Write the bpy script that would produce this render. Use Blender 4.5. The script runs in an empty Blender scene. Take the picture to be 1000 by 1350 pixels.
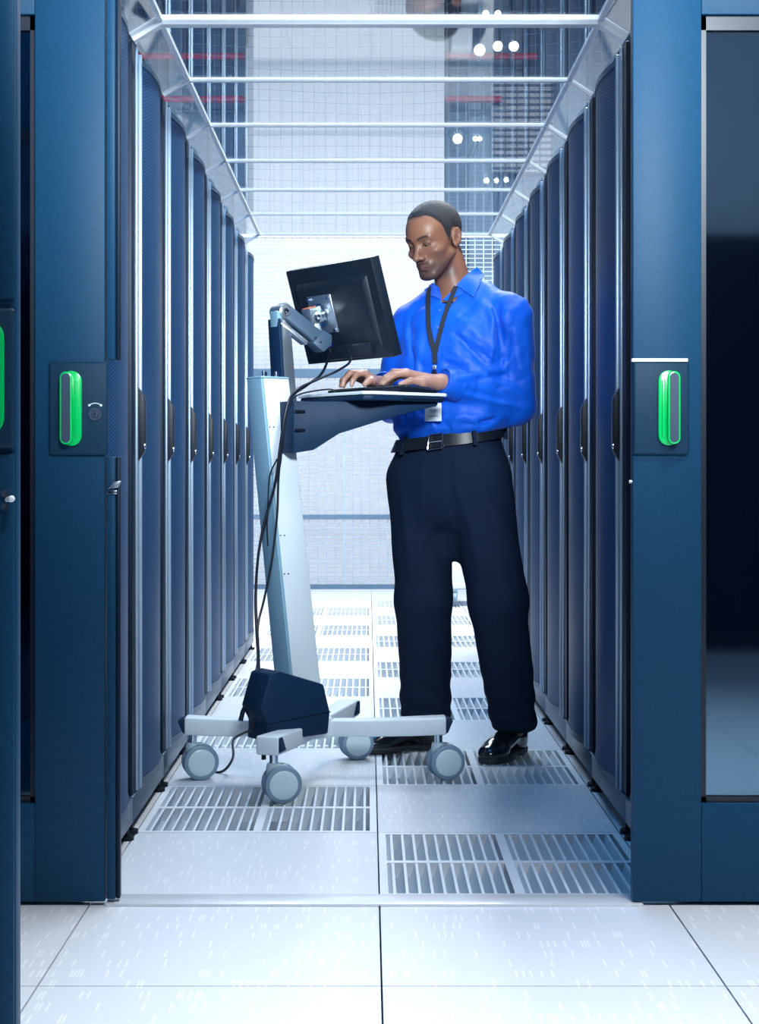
import bpy, bmesh, math, random
import numpy as np
from mathutils import Vector, Matrix

random.seed(7)
rng = np.random.default_rng(7)
scene = bpy.context.scene
COL = scene.collection

# ------------------------------------------------------------------ camera
FPX, CX, CY, HC = 2110.0, 485.0, 620.0, 0.912
cam_d = bpy.data.cameras.new('camera')
cam = bpy.data.objects.new('camera', cam_d)
COL.objects.link(cam)
cam.location = (0, 0, HC)
cam.rotation_euler = (math.pi / 2, 0, 0)
cam_d.sensor_fit = 'AUTO'
cam_d.sensor_width = 36.0
cam_d.lens = FPX * 36.0 / 1350.0
cam_d.shift_x = (500 - CX) / 1350.0
cam_d.shift_y = -(675 - CY) / 1350.0
cam_d.clip_start = 0.05
scene.camera = cam

# ------------------------------------------------------------------ world, lights, exposure
world = bpy.data.worlds.new('world')
scene.world = world
world.use_nodes = True
bg = world.node_tree.nodes['Background']
bg.inputs['Color'].default_value = (0.22, 0.55, 1.0, 1)
bg.inputs['Strength'].default_value = 0.1


def area(name, loc, sx, sy, power, color, target=None, spread=180):
    d = bpy.data.lights.new(name, 'AREA')
    d.shape = 'RECTANGLE'
    d.size, d.size_y = sx, sy
    d.energy = power
    d.spread = math.radians(spread)
    d.color = color
    o = bpy.data.objects.new(name, d)
    COL.objects.link(o)
    o.location = loc
    if target:
        v = Vector(target) - Vector(loc)
        o.rotation_euler = v.to_track_quat('-Z', 'Y').to_euler()
    return o


area('ceiling_strip_light', (1.28, 6.2, 4.9), 0.3, 6.5, 370, (1.0, 0.955, 0.90))
area('aisle_blue_fill', (-0.25, 6.0, 4.9), 1.6, 5.6, 125, (0.06, 0.46, 1.0))  # added fill that tints the shaded aisle floor blue, no known fixture
area('entrance_floor_fill', (1.2, 1.1, 4.4), 1.6, 0.3, 36, (0.97, 0.98, 1.0), target=(0.95, 2.1, 0), spread=60)  # added fill aimed at the front floor, no such fixture known
area('door_top_fill', (0.46, 0.5, 2.3), 0.95, 0.5, 36, (0.82, 0.93, 1.0), target=(0.1, 3.4, 2.02), spread=52)  # added light for the upper door leaves, no real source known
area('back_wall_fill', (-0.1, 9.3, 4.95), 3.6, 1.4, 395, (1.0, 0.985, 0.96))  # added to brighten the white back wall evenly, source unseen

scene.view_settings.view_transform = 'Standard'
scene.view_settings.look = 'None'
scene.view_settings.gamma = 1.0
scene.view_settings.use_curve_mapping = False
scene.view_settings.exposure = -0.05


# ------------------------------------------------------------------ materials
def mat(name, col, rough=0.5, metal=0.0, spec=None, noise=None, bump=None, coat=0.0, emit=None):
    m = bpy.data.materials.new(name)
    m.use_nodes = True
    nt = m.node_tree
    b = nt.nodes['Principled BSDF']
    b.inputs['Base Color'].default_value = (*col, 1)
    b.inputs['Roughness'].default_value = rough
    b.inputs['Metallic'].default_value = metal
    if spec is not None:
        b.inputs['Specular IOR Level'].default_value = spec
    if coat:
        b.inputs['Coat Weight'].default_value = coat
        b.inputs['Coat Roughness'].default_value = 0.12
    if emit:
        b.inputs['Emission Color'].default_value = (*emit[0], 1)
        b.inputs['Emission Strength'].default_value = emit[1]
    tc = nt.nodes.new('ShaderNodeTexCoord')
    if noise:                      # (scale, amount)
        n = nt.nodes.new('ShaderNodeTexNoise')
        n.inputs['Scale'].default_value = noise[0]
        n.inputs['Detail'].default_value = 3
        nt.links.new(tc.outputs['Object'], n.inputs['Vector'])
        mx = nt.nodes.new('ShaderNodeMix')
        mx.data_type = 'RGBA'
        k = noise[1]
        mx.inputs['A'].default_value = (*[c * (1 - k) for c in col], 1)
        mx.inputs['B'].default_value = (*[min(1, c * (1 + k)) for c in col], 1)
        nt.links.new(n.outputs['Fac'], mx.inputs['Factor'])
        nt.links.new(mx.outputs['Result'], b.inputs['Base Color'])
    if bump:                       # (scale, strength, distance)
        n2 = nt.nodes.new('ShaderNodeTexNoise')
        n2.inputs['Scale'].default_value = bump[0]
        n2.inputs['Detail'].default_value = 4
        nt.links.new(tc.outputs['Object'], n2.inputs['Vector'])
        bp = nt.nodes.new('ShaderNodeBump')
        bp.inputs['Strength'].default_value = bump[1]
        bp.inputs['Distance'].default_value = bump[2]
        nt.links.new(n2.outputs['Fac'], bp.inputs['Height'])
        nt.links.new(bp.outputs['Normal'], b.inputs['Normal'])
    return m


def mat_attr(name, rough, spec=0.5, bump=None, sub=0.0):
    m = mat(name, (0.5, 0.5, 0.5), rough, 0, spec, None, bump)
    nt = m.node_tree
    a = nt.nodes.new('ShaderNodeAttribute')
    a.attribute_name = 'local_colour'
    b = nt.nodes['Principled BSDF']
    nt.links.new(a.outputs['Color'], b.inputs['Base Color'])
    return m


def mat_clear(name, tint, rough=0.02, gloss=1.0, ior=1.45):
    """thin clear sheet: fresnel mirror over straight transmission"""
    m = bpy.data.materials.new(name)
    m.use_nodes = True
    nt = m.node_tree
    nt.nodes.clear()
    out = nt.nodes.new('ShaderNodeOutputMaterial')
    tr = nt.nodes.new('ShaderNodeBsdfTransparent')
    tr.inputs['Color'].default_value = (*tint, 1)
    gl = nt.nodes.new('ShaderNodeBsdfGlossy')
    gl.inputs['Roughness'].default_value = rough
    gl.inputs['Color'].default_value = (*gloss, 1) if isinstance(gloss, tuple) else (gloss, gloss, gloss, 1)
    fr = nt.nodes.new('ShaderNodeFresnel')
    ge = nt.nodes.new('ShaderNodeNewGeometry')       # same air-to-sheet mirror from both faces
    ir = nt.nodes.new('ShaderNodeMix')
    ir.inputs['A'].default_value = ior
    ir.inputs['B'].default_value = 1 / ior
    nt.links.new(ge.outputs['Backfacing'], ir.inputs['Factor'])
    nt.links.new(ir.outputs['Result'], fr.inputs['IOR'])
    mx = nt.nodes.new('ShaderNodeMixShader')
    nt.links.new(fr.outputs['Fac'], mx.inputs['Fac'])
    nt.links.new(tr.outputs[0], mx.inputs[1])
    nt.links.new(gl.outputs[0], mx.inputs[2])
    nt.links.new(mx.outputs[0], out.inputs['Surface'])
    return m


def mat_tile():
    m = mat('tile_laminate', (0.72, 0.78, 0.84), 0.33)
    nt = m.node_tree
    L = nt.links.new
    b = nt.nodes['Principled BSDF']
    geo = nt.nodes.new('ShaderNodeNewGeometry')
    mp = nt.nodes.new('ShaderNodeMapping')
    mp.inputs['Scale'].default_value = (1 / 0.0065, 1 / 0.06, 1)
    L(geo.outputs['Position'], mp.inputs['Vector'])
    fl = nt.nodes.new('ShaderNodeVectorMath'); fl.operation = 'FLOOR'
    L(mp.outputs[0], fl.inputs[0])
    wn = nt.nodes.new('ShaderNodeTexWhiteNoise'); wn.noise_dimensions = '2D'
    L(fl.outputs[0], wn.inputs['Vector'])
    gt = nt.nodes.new('ShaderNodeMath'); gt.operation = 'GREATER_THAN'
    gt.inputs[1].default_value = 0.88
    L(wn.outputs['Value'], gt.inputs[0])
    fr = nt.nodes.new('ShaderNodeVectorMath'); fr.operation = 'FRACTION'
    L(mp.outputs[0], fr.inputs[0])
    sx = nt.nodes.new('ShaderNodeSeparateXYZ')
    L(fr.outputs[0], sx.inputs[0])
    prod = gt.outputs[0]
    for ch, th in (('X', 0.62), ('Y', 0.7)):
        lt = nt.nodes.new('ShaderNodeMath'); lt.operation = 'LESS_THAN'
        lt.inputs[1].default_value = th
        L(sx.outputs[ch], lt.inputs[0])
        ml = nt.nodes.new('ShaderNodeMath'); ml.operation = 'MULTIPLY'
        L(prod, ml.inputs[0]); L(lt.outputs[0], ml.inputs[1])
        prod = ml.outputs[0]
    n = nt.nodes.new('ShaderNodeTexNoise'); n.inputs['Scale'].default_value = 60
    L(geo.outputs['Position'], n.inputs['Vector'])
    base = nt.nodes.new('ShaderNodeMix'); base.data_type = 'RGBA'
    base.inputs['A'].default_value = (0.66, 0.705, 0.76, 1)
    base.inputs['B'].default_value = (0.72, 0.76, 0.805, 1)
    L(n.outputs['Fac'], base.inputs['Factor'])
    mx = nt.nodes.new('ShaderNodeMix'); mx.data_type = 'RGBA'
    L(prod, mx.inputs['Factor'])
    L(base.outputs['Result'], mx.inputs['A'])
    mx.inputs['B'].default_value = (0.84, 0.865, 0.89, 1)
    L(mx.outputs['Result'], b.inputs['Base Color'])
    return m


def mat_perf(name, col, dark):
    """painted steel with a fine punched-hole pattern"""
    m = mat(name, col, 0.45, 0.0, 0.15)
    nt = m.node_tree
    L = nt.links.new
    b = nt.nodes['Principled BSDF']
    tc = nt.nodes.new('ShaderNodeTexCoord')
    s = nt.nodes.new('ShaderNodeSeparateXYZ')
    L(tc.outputs['Object'], s.inputs[0])
    outs = []
    for ch, per in (('Y', 0.026), ('Z', 0.0088)):
        mu = nt.nodes.new('ShaderNodeMath'); mu.operation = 'MULTIPLY'
        mu.inputs[1].default_value = 2 * math.pi / per
        L(s.outputs[ch], mu.inputs[0])
        si = nt.nodes.new('ShaderNodeMath'); si.operation = 'SINE'
        L(mu.outputs[0], si.inputs[0])
        outs.append(si)
    pr = nt.nodes.new('ShaderNodeMath'); pr.operation = 'MULTIPLY'
    L(outs[0].outputs[0], pr.inputs[0]); L(outs[1].outputs[0], pr.inputs[1])
    gt = nt.nodes.new('ShaderNodeMath'); gt.operation = 'GREATER_THAN'
    gt.inputs[1].default_value = 0.05
    L(pr.outputs[0], gt.inputs[0])
    mx = nt.nodes.new('ShaderNodeMix'); mx.data_type = 'RGBA'
    mx.inputs['A'].default_value = (*col, 1)
    mx.inputs['B'].default_value = (*dark, 1)
    L(gt.outputs[0], mx.inputs['Factor'])
    L(mx.outputs['Result'], b.inputs['Base Color'])
    return m


M = {}
M['tile'] = mat_tile()
M['grate'] = mat('grate_paint', (0.76, 0.82, 0.87), 0.4, 0.1, noise=(40, 0.06))
M['plenum'] = mat('plenum_concrete', (0.80, 0.86, 0.92), 0.8, noise=(6, 0.1))
M['threshold'] = mat('threshold_aluminium', (0.9, 0.93, 0.97), 0.28, 0.35, noise=(80, 0.03))
M['rack'] = mat('rack_black_paint', (0.004, 0.013, 0.034), 0.45, 0.0, 0.2, noise=(30, 0.15))
M['perf'] = mat_perf('perforated_steel', (0.020, 0.094, 0.235), (0.004, 0.018, 0.060))
M['trim_pale'] = mat('rack_grey_trim', (0.040, 0.095, 0.155), 0.3, 0.2, noise=(30, 0.08))
M['post'] = mat('rack_bright_post', (0.34, 0.45, 0.58), 0.32, 0.5, noise=(40, 0.06))
M['rail'] = mat('rack_base_rail', (0.06, 0.10, 0.16), 0.35, 0.4, noise=(30, 0.1))
M['black'] = mat('black_plastic', (0.005, 0.009, 0.020), 0.4, 0.0, 0.25, noise=(50, 0.2))
M['door'] = mat('door_blue_black_paint', (0.008, 0.055, 0.120), 0.45, 0.0, 0.12, noise=(140, 0.18), bump=(900, 0.15, 0.0004))
M['door_dark'] = mat('door_inner_dark', (0.008, 0.014, 0.028), 0.35, noise=(60, 0.15))
M['plate'] = mat('lock_plate_plastic', (0.009, 0.040, 0.082), 0.5, 0.0, 0.15, noise=(260, 0.3), bump=(700, 0.25, 0.0004))
M['green'] = mat('green_handle_plastic', (0.0, 0.62, 0.14), 0.22, 0.0, coat=0.5, noise=(20, 0.06))
M['slot'] = mat('handle_slot_grey', (0.035, 0.06, 0.11), 0.45, noise=(200, 0.2))
M['chrome'] = mat('chrome', (0.72, 0.80, 0.88), 0.16, 1.0, noise=(30, 0.05))
M['steel'] = mat('brushed_steel', (0.50, 0.58, 0.66), 0.3, 0.9, noise=(60, 0.1))
M['white_mark'] = mat('white_print', (0.85, 0.9, 0.95), 0.5, noise=(60, 0.04))
M['clear'] = mat_clear('clear_roof_sheet', (0.93, 0.965, 0.985), 0.03, 1.0, 1.36)
M['rib'] = mat('white_roof_frame', (0.88, 0.92, 0.96), 0.35, noise=(40, 0.03))
M['glass'] = mat_clear('door_glass', (0.30, 0.42, 0.55), 0.05, (0.45, 0.75, 1.0), 2.9)
M['wallwhite'] = mat('white_wall_paint', (0.86, 0.885, 0.915), 0.7, noise=(3, 0.03))
M['wallblue'] = mat('blue_steel_cladding', (0.045, 0.115, 0.22), 0.45, 0.2, noise=(5, 0.2))
M['wallblue2'] = mat('pale_blue_steel_stud', (0.16, 0.27, 0.40), 0.45, 0.2, noise=(8, 0.15))
M['wallside'] = mat('side_wall_paint', (0.10, 0.16, 0.24), 0.8, noise=(3, 0.05))
M['ceil'] = mat('ceiling_dark_deck', (0.03, 0.07, 0.13), 0.8, noise=(3, 0.1))
M['red'] = mat('red_pipe_paint', (0.62, 0.03, 0.09), 0.4, noise=(30, 0.1))
M['wire'] = mat('galvanised_wire', (0.42, 0.53, 0.66), 0.45, 0.3, noise=(30, 0.1))
M['reflected_grid'] = mat('reflected_grid_lines', (0.10, 0.17, 0.27), 0.6, 0.0, noise=(30, 0.1))  # only for the netting that imitates reflected ceiling grid lines
M['fence_rail'] = mat('fence_rail_blue', (0.11, 0.20, 0.31), 0.4, 0.3, noise=(20, 0.15))
M['lamp'] = mat('lamp_lens', (1, 1, 1), 0.3, emit=((0.92, 0.97, 1.0), 14.0))
M['cartwhite'] = mat('cart_white_paint', (0.72, 0.80, 0.86), 0.38, noise=(60, 0.03))
M['cartgrey'] = mat('cart_grey_extrusion', (0.26, 0.46, 0.60), 0.4, 0.1, noise=(60, 0.04))
M['cartnavy'] = mat('cart_navy_plastic', (0.007, 0.028, 0.070), 0.5, 0.0, 0.15, noise=(300, 0.25), bump=(800, 0.2, 0.0004))
M['tyre'] = mat('caster_grey_rubber', (0.20, 0.31, 0.42), 0.45, noise=(80, 0.05))
M['hub'] = mat('caster_pale_hub', (0.62, 0.76, 0.82), 0.3, noise=(40, 0.04))
M['fork'] = mat('caster_fork_plastic', (0.50, 0.64, 0.72), 0.4, noise=(40, 0.04))
M['armgrey'] = mat('monitor_arm_grey', (0.045, 0.085, 0.14), 0.5, 0.1, noise=(200, 0.2))
M['monitor'] = mat('monitor_black_plastic', (0.009, 0.015, 0.026), 0.34, noise=(60, 0.2))
M['screen'] = mat('screen_glass', (0.02, 0.03, 0.05), 0.1, emit=((0.5, 0.7, 1.0), 0.8))
M['orange'] = mat('orange_sticker', (0.85, 0.22, 0.08), 0.5, noise=(40, 0.1))
M['vga'] = mat('blue_connector', (0.01, 0.03, 0.35), 0.4, noise=(40, 0.1))
M['cable'] = mat('black_cable', (0.006, 0.010, 0.022), 0.4, noise=(40, 0.2))
M['key'] = mat('black_key', (0.012, 0.018, 0.03), 0.4, noise=(60, 0.2))
M['shirt'] = mat('blue_shirt_cotton', (0.002, 0.092, 0.60), 0.5, 0, 0.25, noise=(9, 0.12), bump=(20, 0.30, 0.012))
_b = M['shirt'].node_tree.nodes['Principled BSDF']
_b.inputs['Sheen Weight'].default_value = 0.16
_b.inputs['Sheen Roughness'].default_value = 0.35
_b.inputs['Sheen Tint'].default_value = (0.75, 0.85, 1.0, 1)
M['shirt_in'] = mat('shirt_inside_collar', (0.02, 0.10, 0.60), 0.7, 0, 0.3, noise=(9, 0.12))
M['trouser'] = mat('navy_black_trouser_wool', (0.005, 0.013, 0.034), 0.8, 0, 0.12, noise=(300, 0.25), bump=(600, 0.25, 0.0006))
M['belt'] = mat('black_belt_leather', (0.007, 0.010, 0.016), 0.32, noise=(90, 0.2), bump=(260, 0.15, 0.0005))
M['shoe'] = mat('black_shoe_leather', (0.006, 0.008, 0.014), 0.16, coat=0.6, noise=(60, 0.2))
M['sole'] = mat('shoe_rubber_sole', (0.010, 0.013, 0.02), 0.55, noise=(60, 0.2))
M['sock'] = mat('black_sock', (0.008, 0.011, 0.02), 0.9, noise=(200, 0.2))
M['hair'] = mat('cropped_black_hair', (0.013, 0.013, 0.018), 0.6, noise=(230, 0.95), bump=(330, 1.0, 0.006))
M['skin'] = mat_attr('skin', 0.42, 0.32, bump=(330, 0.12, 0.0006))
M['eye'] = mat('eye_white', (0.16, 0.13, 0.12), 0.35, noise=(60, 0.05))
M['iris'] = mat('dark_iris', (0.02, 0.012, 0.01), 0.12, noise=(60, 0.1))
M['lanyard'] = mat('black_lanyard_webbing', (0.010, 0.015, 0.028), 0.7, noise=(400, 0.2))
M['badge'] = mat('white_badge_card', (0.78, 0.84, 0.88), 0.3, coat=0.4, noise=(30, 0.03))
M['print'] = mat('grey_print', (0.25, 0.33, 0.42), 0.6, noise=(60, 0.1))
M['button'] = mat('blue_button', (0.06, 0.14, 0.42), 0.25, noise=(40, 0.1))


# ------------------------------------------------------------------ object helpers
def tag(o, label=None, cat=None, group=None, kind=None):
    if label: o['label'] = label
    if cat: o['category'] = cat
    if group: o['group'] = group
    if kind: o['kind'] = kind
    return o


def thing(name, loc, label=None, cat=None, group=None, kind=None, rz=0):
    o = bpy.data.objects.new(name, None)
    COL.objects.link(o)
    o.location = loc
    o.rotation_euler = (0, 0, rz)
    o.empty_display_size = 0.1
    return tag(o, label, cat, group, kind)


def root_loc(p):
    v = Vector((0, 0, 0))
    while p is not None:
        v += p.location
        p = p.parent
    return v


def finish(name, verts, faces, material, parent=None, bevel=0.0, seg=2, smooth=40, world_space=True):
    me = bpy.data.meshes.new(name)
    me.from_pydata([tuple(v) for v in verts], [], faces)
    me.update()
    bm = bmesh.new()
    bm.from_mesh(me)
    bmesh.ops.recalc_face_normals(bm, faces=bm.faces)
    if bevel > 0:
        es = [e for e in bm.edges if len(e.link_faces) == 2 and e.calc_face_angle(0) > math.radians(28)]
        bmesh.ops.bevel(bm, geom=es, offset=bevel, segments=seg, affect='EDGES', profile=0.5, clamp_overlap=True)
    off = root_loc(parent) if (parent is not None and world_space) else Vector((0, 0, 0))
    if off.length > 0:
        bmesh.ops.translate(bm, verts=bm.verts, vec=-off)
    bm.to_mesh(me)
    bm.free()
    if smooth:
        me.shade_smooth()
        me.set_sharp_from_angle(angle=math.radians(smooth))
    me.materials.append(M[material] if isinstance(material, str) else material)
    o = bpy.data.objects.new(name, me)
    COL.objects.link(o)
    if parent is not None:
        o.parent = parent
    return o


class MB:
    def __init__(self):
        self.v, self.f = [], []

    def add(self, vs, fs):
        n = len(self.v)
        self.v += [Vector(p) for p in vs]
        self.f += [tuple(i + n for i in f) for f in fs]
        return self

    def box(self, lo, hi):
        x0, y0, z0 = lo
        x1, y1, z1 = hi
        return self.add([(x0, y0, z0), (x1, y0, z0), (x1, y1, z0), (x0, y1, z0),
                         (x0, y0, z1), (x1, y0, z1), (x1, y1, z1), (x0, y1, z1)],
                        [(0, 3, 2, 1), (4, 5, 6, 7), (0, 1, 5, 4), (1, 2, 6, 5), (2, 3, 7, 6), (3, 0, 4, 7)])

    def hexa(self, p):           # 8 points, bottom ring then top ring
        return self.add(p, [(0, 3, 2, 1), (4, 5, 6, 7), (0, 1, 5, 4), (1, 2, 6, 5), (2, 3, 7, 6), (3, 0, 4, 7)])

    def obox(self, c, ax, ay, az, sx, sy, sz):
        c, ax, ay, az = Vector(c), Vector(ax), Vector(ay), Vector(az)
        pts = []
        for k in (-1, 1):
            for i, j in ((-1, -1), (1, -1), (1, 1), (-1, 1)):
                pts.append(c + ax * (i * sx / 2) + ay * (j * sy / 2) + az * (k * sz / 2))
        return self.hexa(pts)

    def prism(self, prof, o, au, av, aw, w0, w1):
        """profile (u,v) extruded along aw from w0 to w1"""
        o, au, av, aw = Vector(o), Vector(au), Vector(av), Vector(aw)
        n = len(prof)
        vs = [o + au * u + av * v + aw * w0 for u, v in prof] + [o + au * u + av * v + aw * w1 for u, v in prof]
        fs = [tuple(range(n)), tuple(range(2 * n - 1, n - 1, -1))]
        fs += [(i, (i + 1) % n, n + (i + 1) % n, n + i) for i in range(n)]
        return self.add(vs, fs)

    def cyl(self, p0, p1, r0, r1=None, seg=16, caps=True):
        p0, p1 = Vector(p0), Vector(p1)
        r1 = r0 if r1 is None else r1
        d = (p1 - p0).normalized()
        a = d.orthogonal().normalized()
        b = d.cross(a)
        vs = []
        for p, r in ((p0, r0), (p1, r1)):
            for i in range(seg):
                t = 2 * math.pi * i / seg
                vs.append(p + (a * math.cos(t) + b * math.sin(t)) * r)
        fs = [(i, (i + 1) % seg, seg + (i + 1) % seg, seg + i) for i in range(seg)]
        if caps:
            fs += [tuple(range(seg - 1, -1, -1)), tuple(range(seg, 2 * seg))]
        return self.add(vs, fs)

    def lathe(self, o, axis, prof, seg=28):
        """profile (t along axis, r)"""
        o, d = Vector(o), Vector(axis).normalized()
        a = d.orthogonal().normalized()
        b = d.cross(a)
        vs, fs = [], []
        for t, r in prof:
            for i in range(seg):
                th = 2 * math.pi * i / seg
                vs.append(o + d * t + (a * math.cos(th) + b * math.sin(th)) * r)
        n = len(prof)
        for k in range(n - 1):
            for i in range(seg):
                j = (i + 1) % seg
                fs.append((k * seg + i, k * seg + j, (k + 1) * seg + j, (k + 1) * seg + i))
        fs += [tuple(range(seg - 1, -1, -1)), tuple(range((n - 1) * seg, n * seg))]
        return self.add(vs, fs)

    def tube(self, pts, r, seg=8, flat=None):
        pts = [Vector(p) for p in pts]
        n = len(pts)
        vs, fs = [], []
        up = None
        for k in range(n):
            d = (pts[min(k + 1, n - 1)] - pts[max(k - 1, 0)]).normalized()
            if up is None:
                up = d.orthogonal().normalized()
            a = (up - d * up.dot(d)).normalized()
            up = a
            b = d.cross(a)
            for i in range(seg):
                t = 2 * math.pi * i / seg
                vs.append(pts[k] + a * (math.cos(t) * r) + b * (math.sin(t) * r))
        for k in range(n - 1):
            for i in range(seg):
                j = (i + 1) % seg
                fs.append((k * seg + i, k * seg + j, (k + 1) * seg + j, (k + 1) * seg + i))
        fs += [tuple(range(seg - 1, -1, -1)), tuple(range((n - 1) * seg, n * seg))]
        return self.add(vs, fs)

    def build(self, name, material, parent=None, **kw):
        return finish(name, self.v, self.f, material, parent, **kw)


def catmull(pts, n=8):
    pts = [Vector(p) for p in pts]
    P = [pts[0] * 2 - pts[1]] + pts + [pts[-1] * 2 - pts[-2]]
    out = []
    for i in range(1, len(P) - 2):
        for k in range(n):
            t = k / n
            a, b, c, d = P[i - 1], P[i], P[i + 1], P[i + 2]
            out.append(0.5 * ((2 * b) + (c - a) * t + (2 * a - 5 * b + 4 * c - d) * t * t + (3 * b - a - 3 * c + d) * t ** 3))
    out.append(pts[-1])
    return out


def pix(px, py, Y):
    """a place read off the photograph at depth Y"""
    return Vector(((px - CX) * Y / FPX, Y, HC + (CY - py) * Y / FPX))


def copy_obj(o, parent=None, loc=None):
    c = o.copy()
    COL.objects.link(c)
    c.parent = parent
    if loc is not None:
        c.location = loc
    return c


def copy_tree(o, parent=None):
    c = copy_obj(o, parent)
    for ch in [x for x in o.children]:
        copy_tree(ch, c)
    return c


def stadium(w, h, n=8):
    r = w / 2
    pts = []
    for i in range(n + 1):
        t = math.pi * i / n
        pts.append((r * math.cos(t), h / 2 - r + r * math.sin(t)))
    for i in range(n + 1):
        t = math.pi + math.pi * i / n
        pts.append((r * math.cos(t), -h / 2 + r + r * math.sin(t)))
    return pts


# ================================================================== SETTING
TX0, TP, TY0, TQ = 0.024, 0.608, 3.43, 0.6       # tile grid origin and pitch
floor = MB().box((-3.6, -1.7, -0.16), (3.6, 15.2, -0.090)).build('floor', 'plenum')
tag(floor, 'pale raised access floor of white flecked tiles and slotted grilles', 'floor', kind='structure')

tile_src = None
LH, RH = -0.585, 0.640                            # faces of the two rack rows


def solid_tile(cx, cy):
    global tile_src
    if tile_src is None:
        tile_src = MB().box((-TP / 2 + 0.0018, -TQ / 2 + 0.0018, -0.03), (TP / 2 - 0.0018, TQ / 2 - 0.0018, 0)).build(
            'floor_tile', 'tile', floor, world_space=False, smooth=0)
        tile_src.location = (cx, cy, 0)
        return tile_src
    return copy_obj(tile_src, floor, (cx, cy, 0))


grate_src = None
vane_src = None
grate_far_src = None


def grate_geo():
    """slot frame of one grille tile: rim, cross bars and under-shelves"""
    m = MB()
    w, h = TP / 2 - 0.0018, TQ / 2 - 0.0018
    rim = 0.018
    m.box((-w, -h, -0.089), (w, -h + rim, 0)); m.box((-w, h - rim, -0.089), (w, h, 0))
    m.box((-w, -h + rim, -0.089), (-w + rim, h - rim, 0)); m.box((w - rim, -h + rim, -0.089), (w, h - rim, 0))
    m.box((-w + rim, -0.011, -0.035), (w - rim, 0.011, 0))
    m.box((-0.011, -h + rim, -0.035), (0.011, -0.011, 0)); m.box((-0.011, 0.011, -0.035), (0.011, h - rim, 0))
    for cy in (-0.5, 0.5):
        yc = cy * (h - rim + 0.011)
        m.box((-w + rim, yc - 0.045, -0.089), (w - rim, yc + 0.03, -0.060))
    return m


VPOS = []
_w = TP / 2 - 0.0018 - 0.018
for half in (-1, 1):
    for row in (-1, 1):
        for i in range(10):
            VPOS.append((half * (0.011 + (_w - 0.011) * (i + 0.5) / 10.0), row * 0.1456))


def vane_geo(m, x, y):
    h, t, dz = 0.1345, 0.0032, 0.05
    lean = 0.017
    m.hexa([(x - lean - t, y - h, -dz), (x - lean + t, y - h, -dz), (x - lean + t, y + h, -dz), (x - lean - t, y + h, -dz),
            (x - t, y - h, -0.001), (x + t, y - h, -0.001), (x + t, y + h, -0.001), (x - t, y + h, -0.001)])


def grille_tile(cx, cy, near):
    global grate_src, vane_src, grate_far_src
    if grate_src is None:
        grate_src = grate_geo().build('perforated_tile', 'grate', floor, world_space=False, smooth=0)
        g = grate_src
        g.location = (cx, cy, 0)
    else:
        g = copy_obj(grate_src, floor, (cx, cy, 0))
    if near:
        for (x, y) in VPOS:
            if vane_src is None:
                m = MB(); vane_geo(m, 0, 0)
                vane_src = m.build('vane', 'grate', g, world_space=False, smooth=0)
                vane_src.location = (x, y, 0)
            else:
                copy_obj(vane_src, g, (x, y, 0))
    else:
        if grate_far_src is None:
            m = MB()
            for (x, y) in VPOS: vane_geo(m, x, y)
            grate_far_src = m.build('vanes', 'grate', g, world_space=False, smooth=0)
            grate_far_src['kind'] = 'stuff'
        else:
            copy_obj(grate_far_src, g, (0, 0, 0))
    return g


for j in range(-8, 17):
    for i in range(-4, 5):
        cx, cy = TX0 + (i + 0.5) * TP, TY0 + (j + 0.5) * TQ
        if cy > 12.6: continue
        grille = (0 <= j <= 12) and ((i == 0 and j % 2 == 0) or (i == -1 and j % 2 == 1))
        if grille:
            grille_tile(cx, cy, j <= 6)
        else:
            solid_tile(cx, cy)

MB().box((-3.6, 12.55, -0.09), (3.6, 15.2, 0.0)).build('floor_far', 'plenum', floor, smooth=0)

th = MB().box((-0.55, 3.345, 0.0), (0.575, 3.425, 0.006)).build('trim_1', 'threshold', bevel=0.002)
tag(th, 'bright white metal threshold strip across the aisle entrance', 'trim', kind='structure')

cl = MB().box((-3.6, -1.7, 5.2), (3.6, 15.2, 5.3)).build('ceiling', 'ceil', smooth=0)
tag(cl, 'dark deck ceiling high above the aisle', 'ceiling', kind='structure')
for nm, x0 in (('wall_left', -3.7), ('wall_right', 3.6)):
    w = MB().box((x0, -1.7, -0.3), (x0 + 0.1, 15.2, 5.3)).build(nm, 'wallside', smooth=0)
    tag(w, 'blue-grey side wall of the hall, ' + nm.split('_')[1] + ' side', 'wall', kind='structure')

wf = MB().box((-3.6, -1.7, 2.1), (3.6, -1.6, 5.3)).build('wall_front_reflector', 'wallwhite', smooth=0)  # unseen wall, added so the doors mirror something bright high up
tag(wf, 'unseen pale upper wall added behind the camera for door reflections', 'wall', kind='structure')
MB().box((-3.6, -1.72, -0.3), (3.6, -1.3, 2.1)).build('dark_reflection_panel', 'rack', wf, smooth=0)  # added dark lower half, keeps reflections low on the doors dark

wb = thing('wall_back', (0, 14.0, 0), 'tall blue clad back wall with pale studs', 'wall', kind='structure')
MB().box((-3.6, 14.05, -0.3), (3.6, 14.2, 5.2)).build('backing', 'wallblue', wb, smooth=0)
x = -3.5
k = 0
while x < 3.5:
    wdt = random.choice((0.09, 0.13, 0.17, 0.22))
    proud = random.choice((0.02, 0.05, 0.08))
    if not (-1.0 < x + wdt / 2 < 0.66):
        MB().box((x, 14.05 - proud, 0), (x + wdt - 0.012, 14.05, 5.2)).build(
            'cladding_panel', 'wallblue' if random.random() < 0.68 else 'wallblue2', wb, smooth=0)
    x += wdt
wc = MB().box((-1.03, 13.55, 0.0), (0.645, 14.0, 5.2)).build('wall_centre', 'wallwhite', smooth=0)
MB().box((0.655, 13.62, 0.0), (2.2, 13.98, 2.62)).build('low_wing', 'wallblue2', wc, smooth=0)
tag(wc, 'tall plain white wall block behind the wire fence', 'wall', kind='structure')

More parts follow.
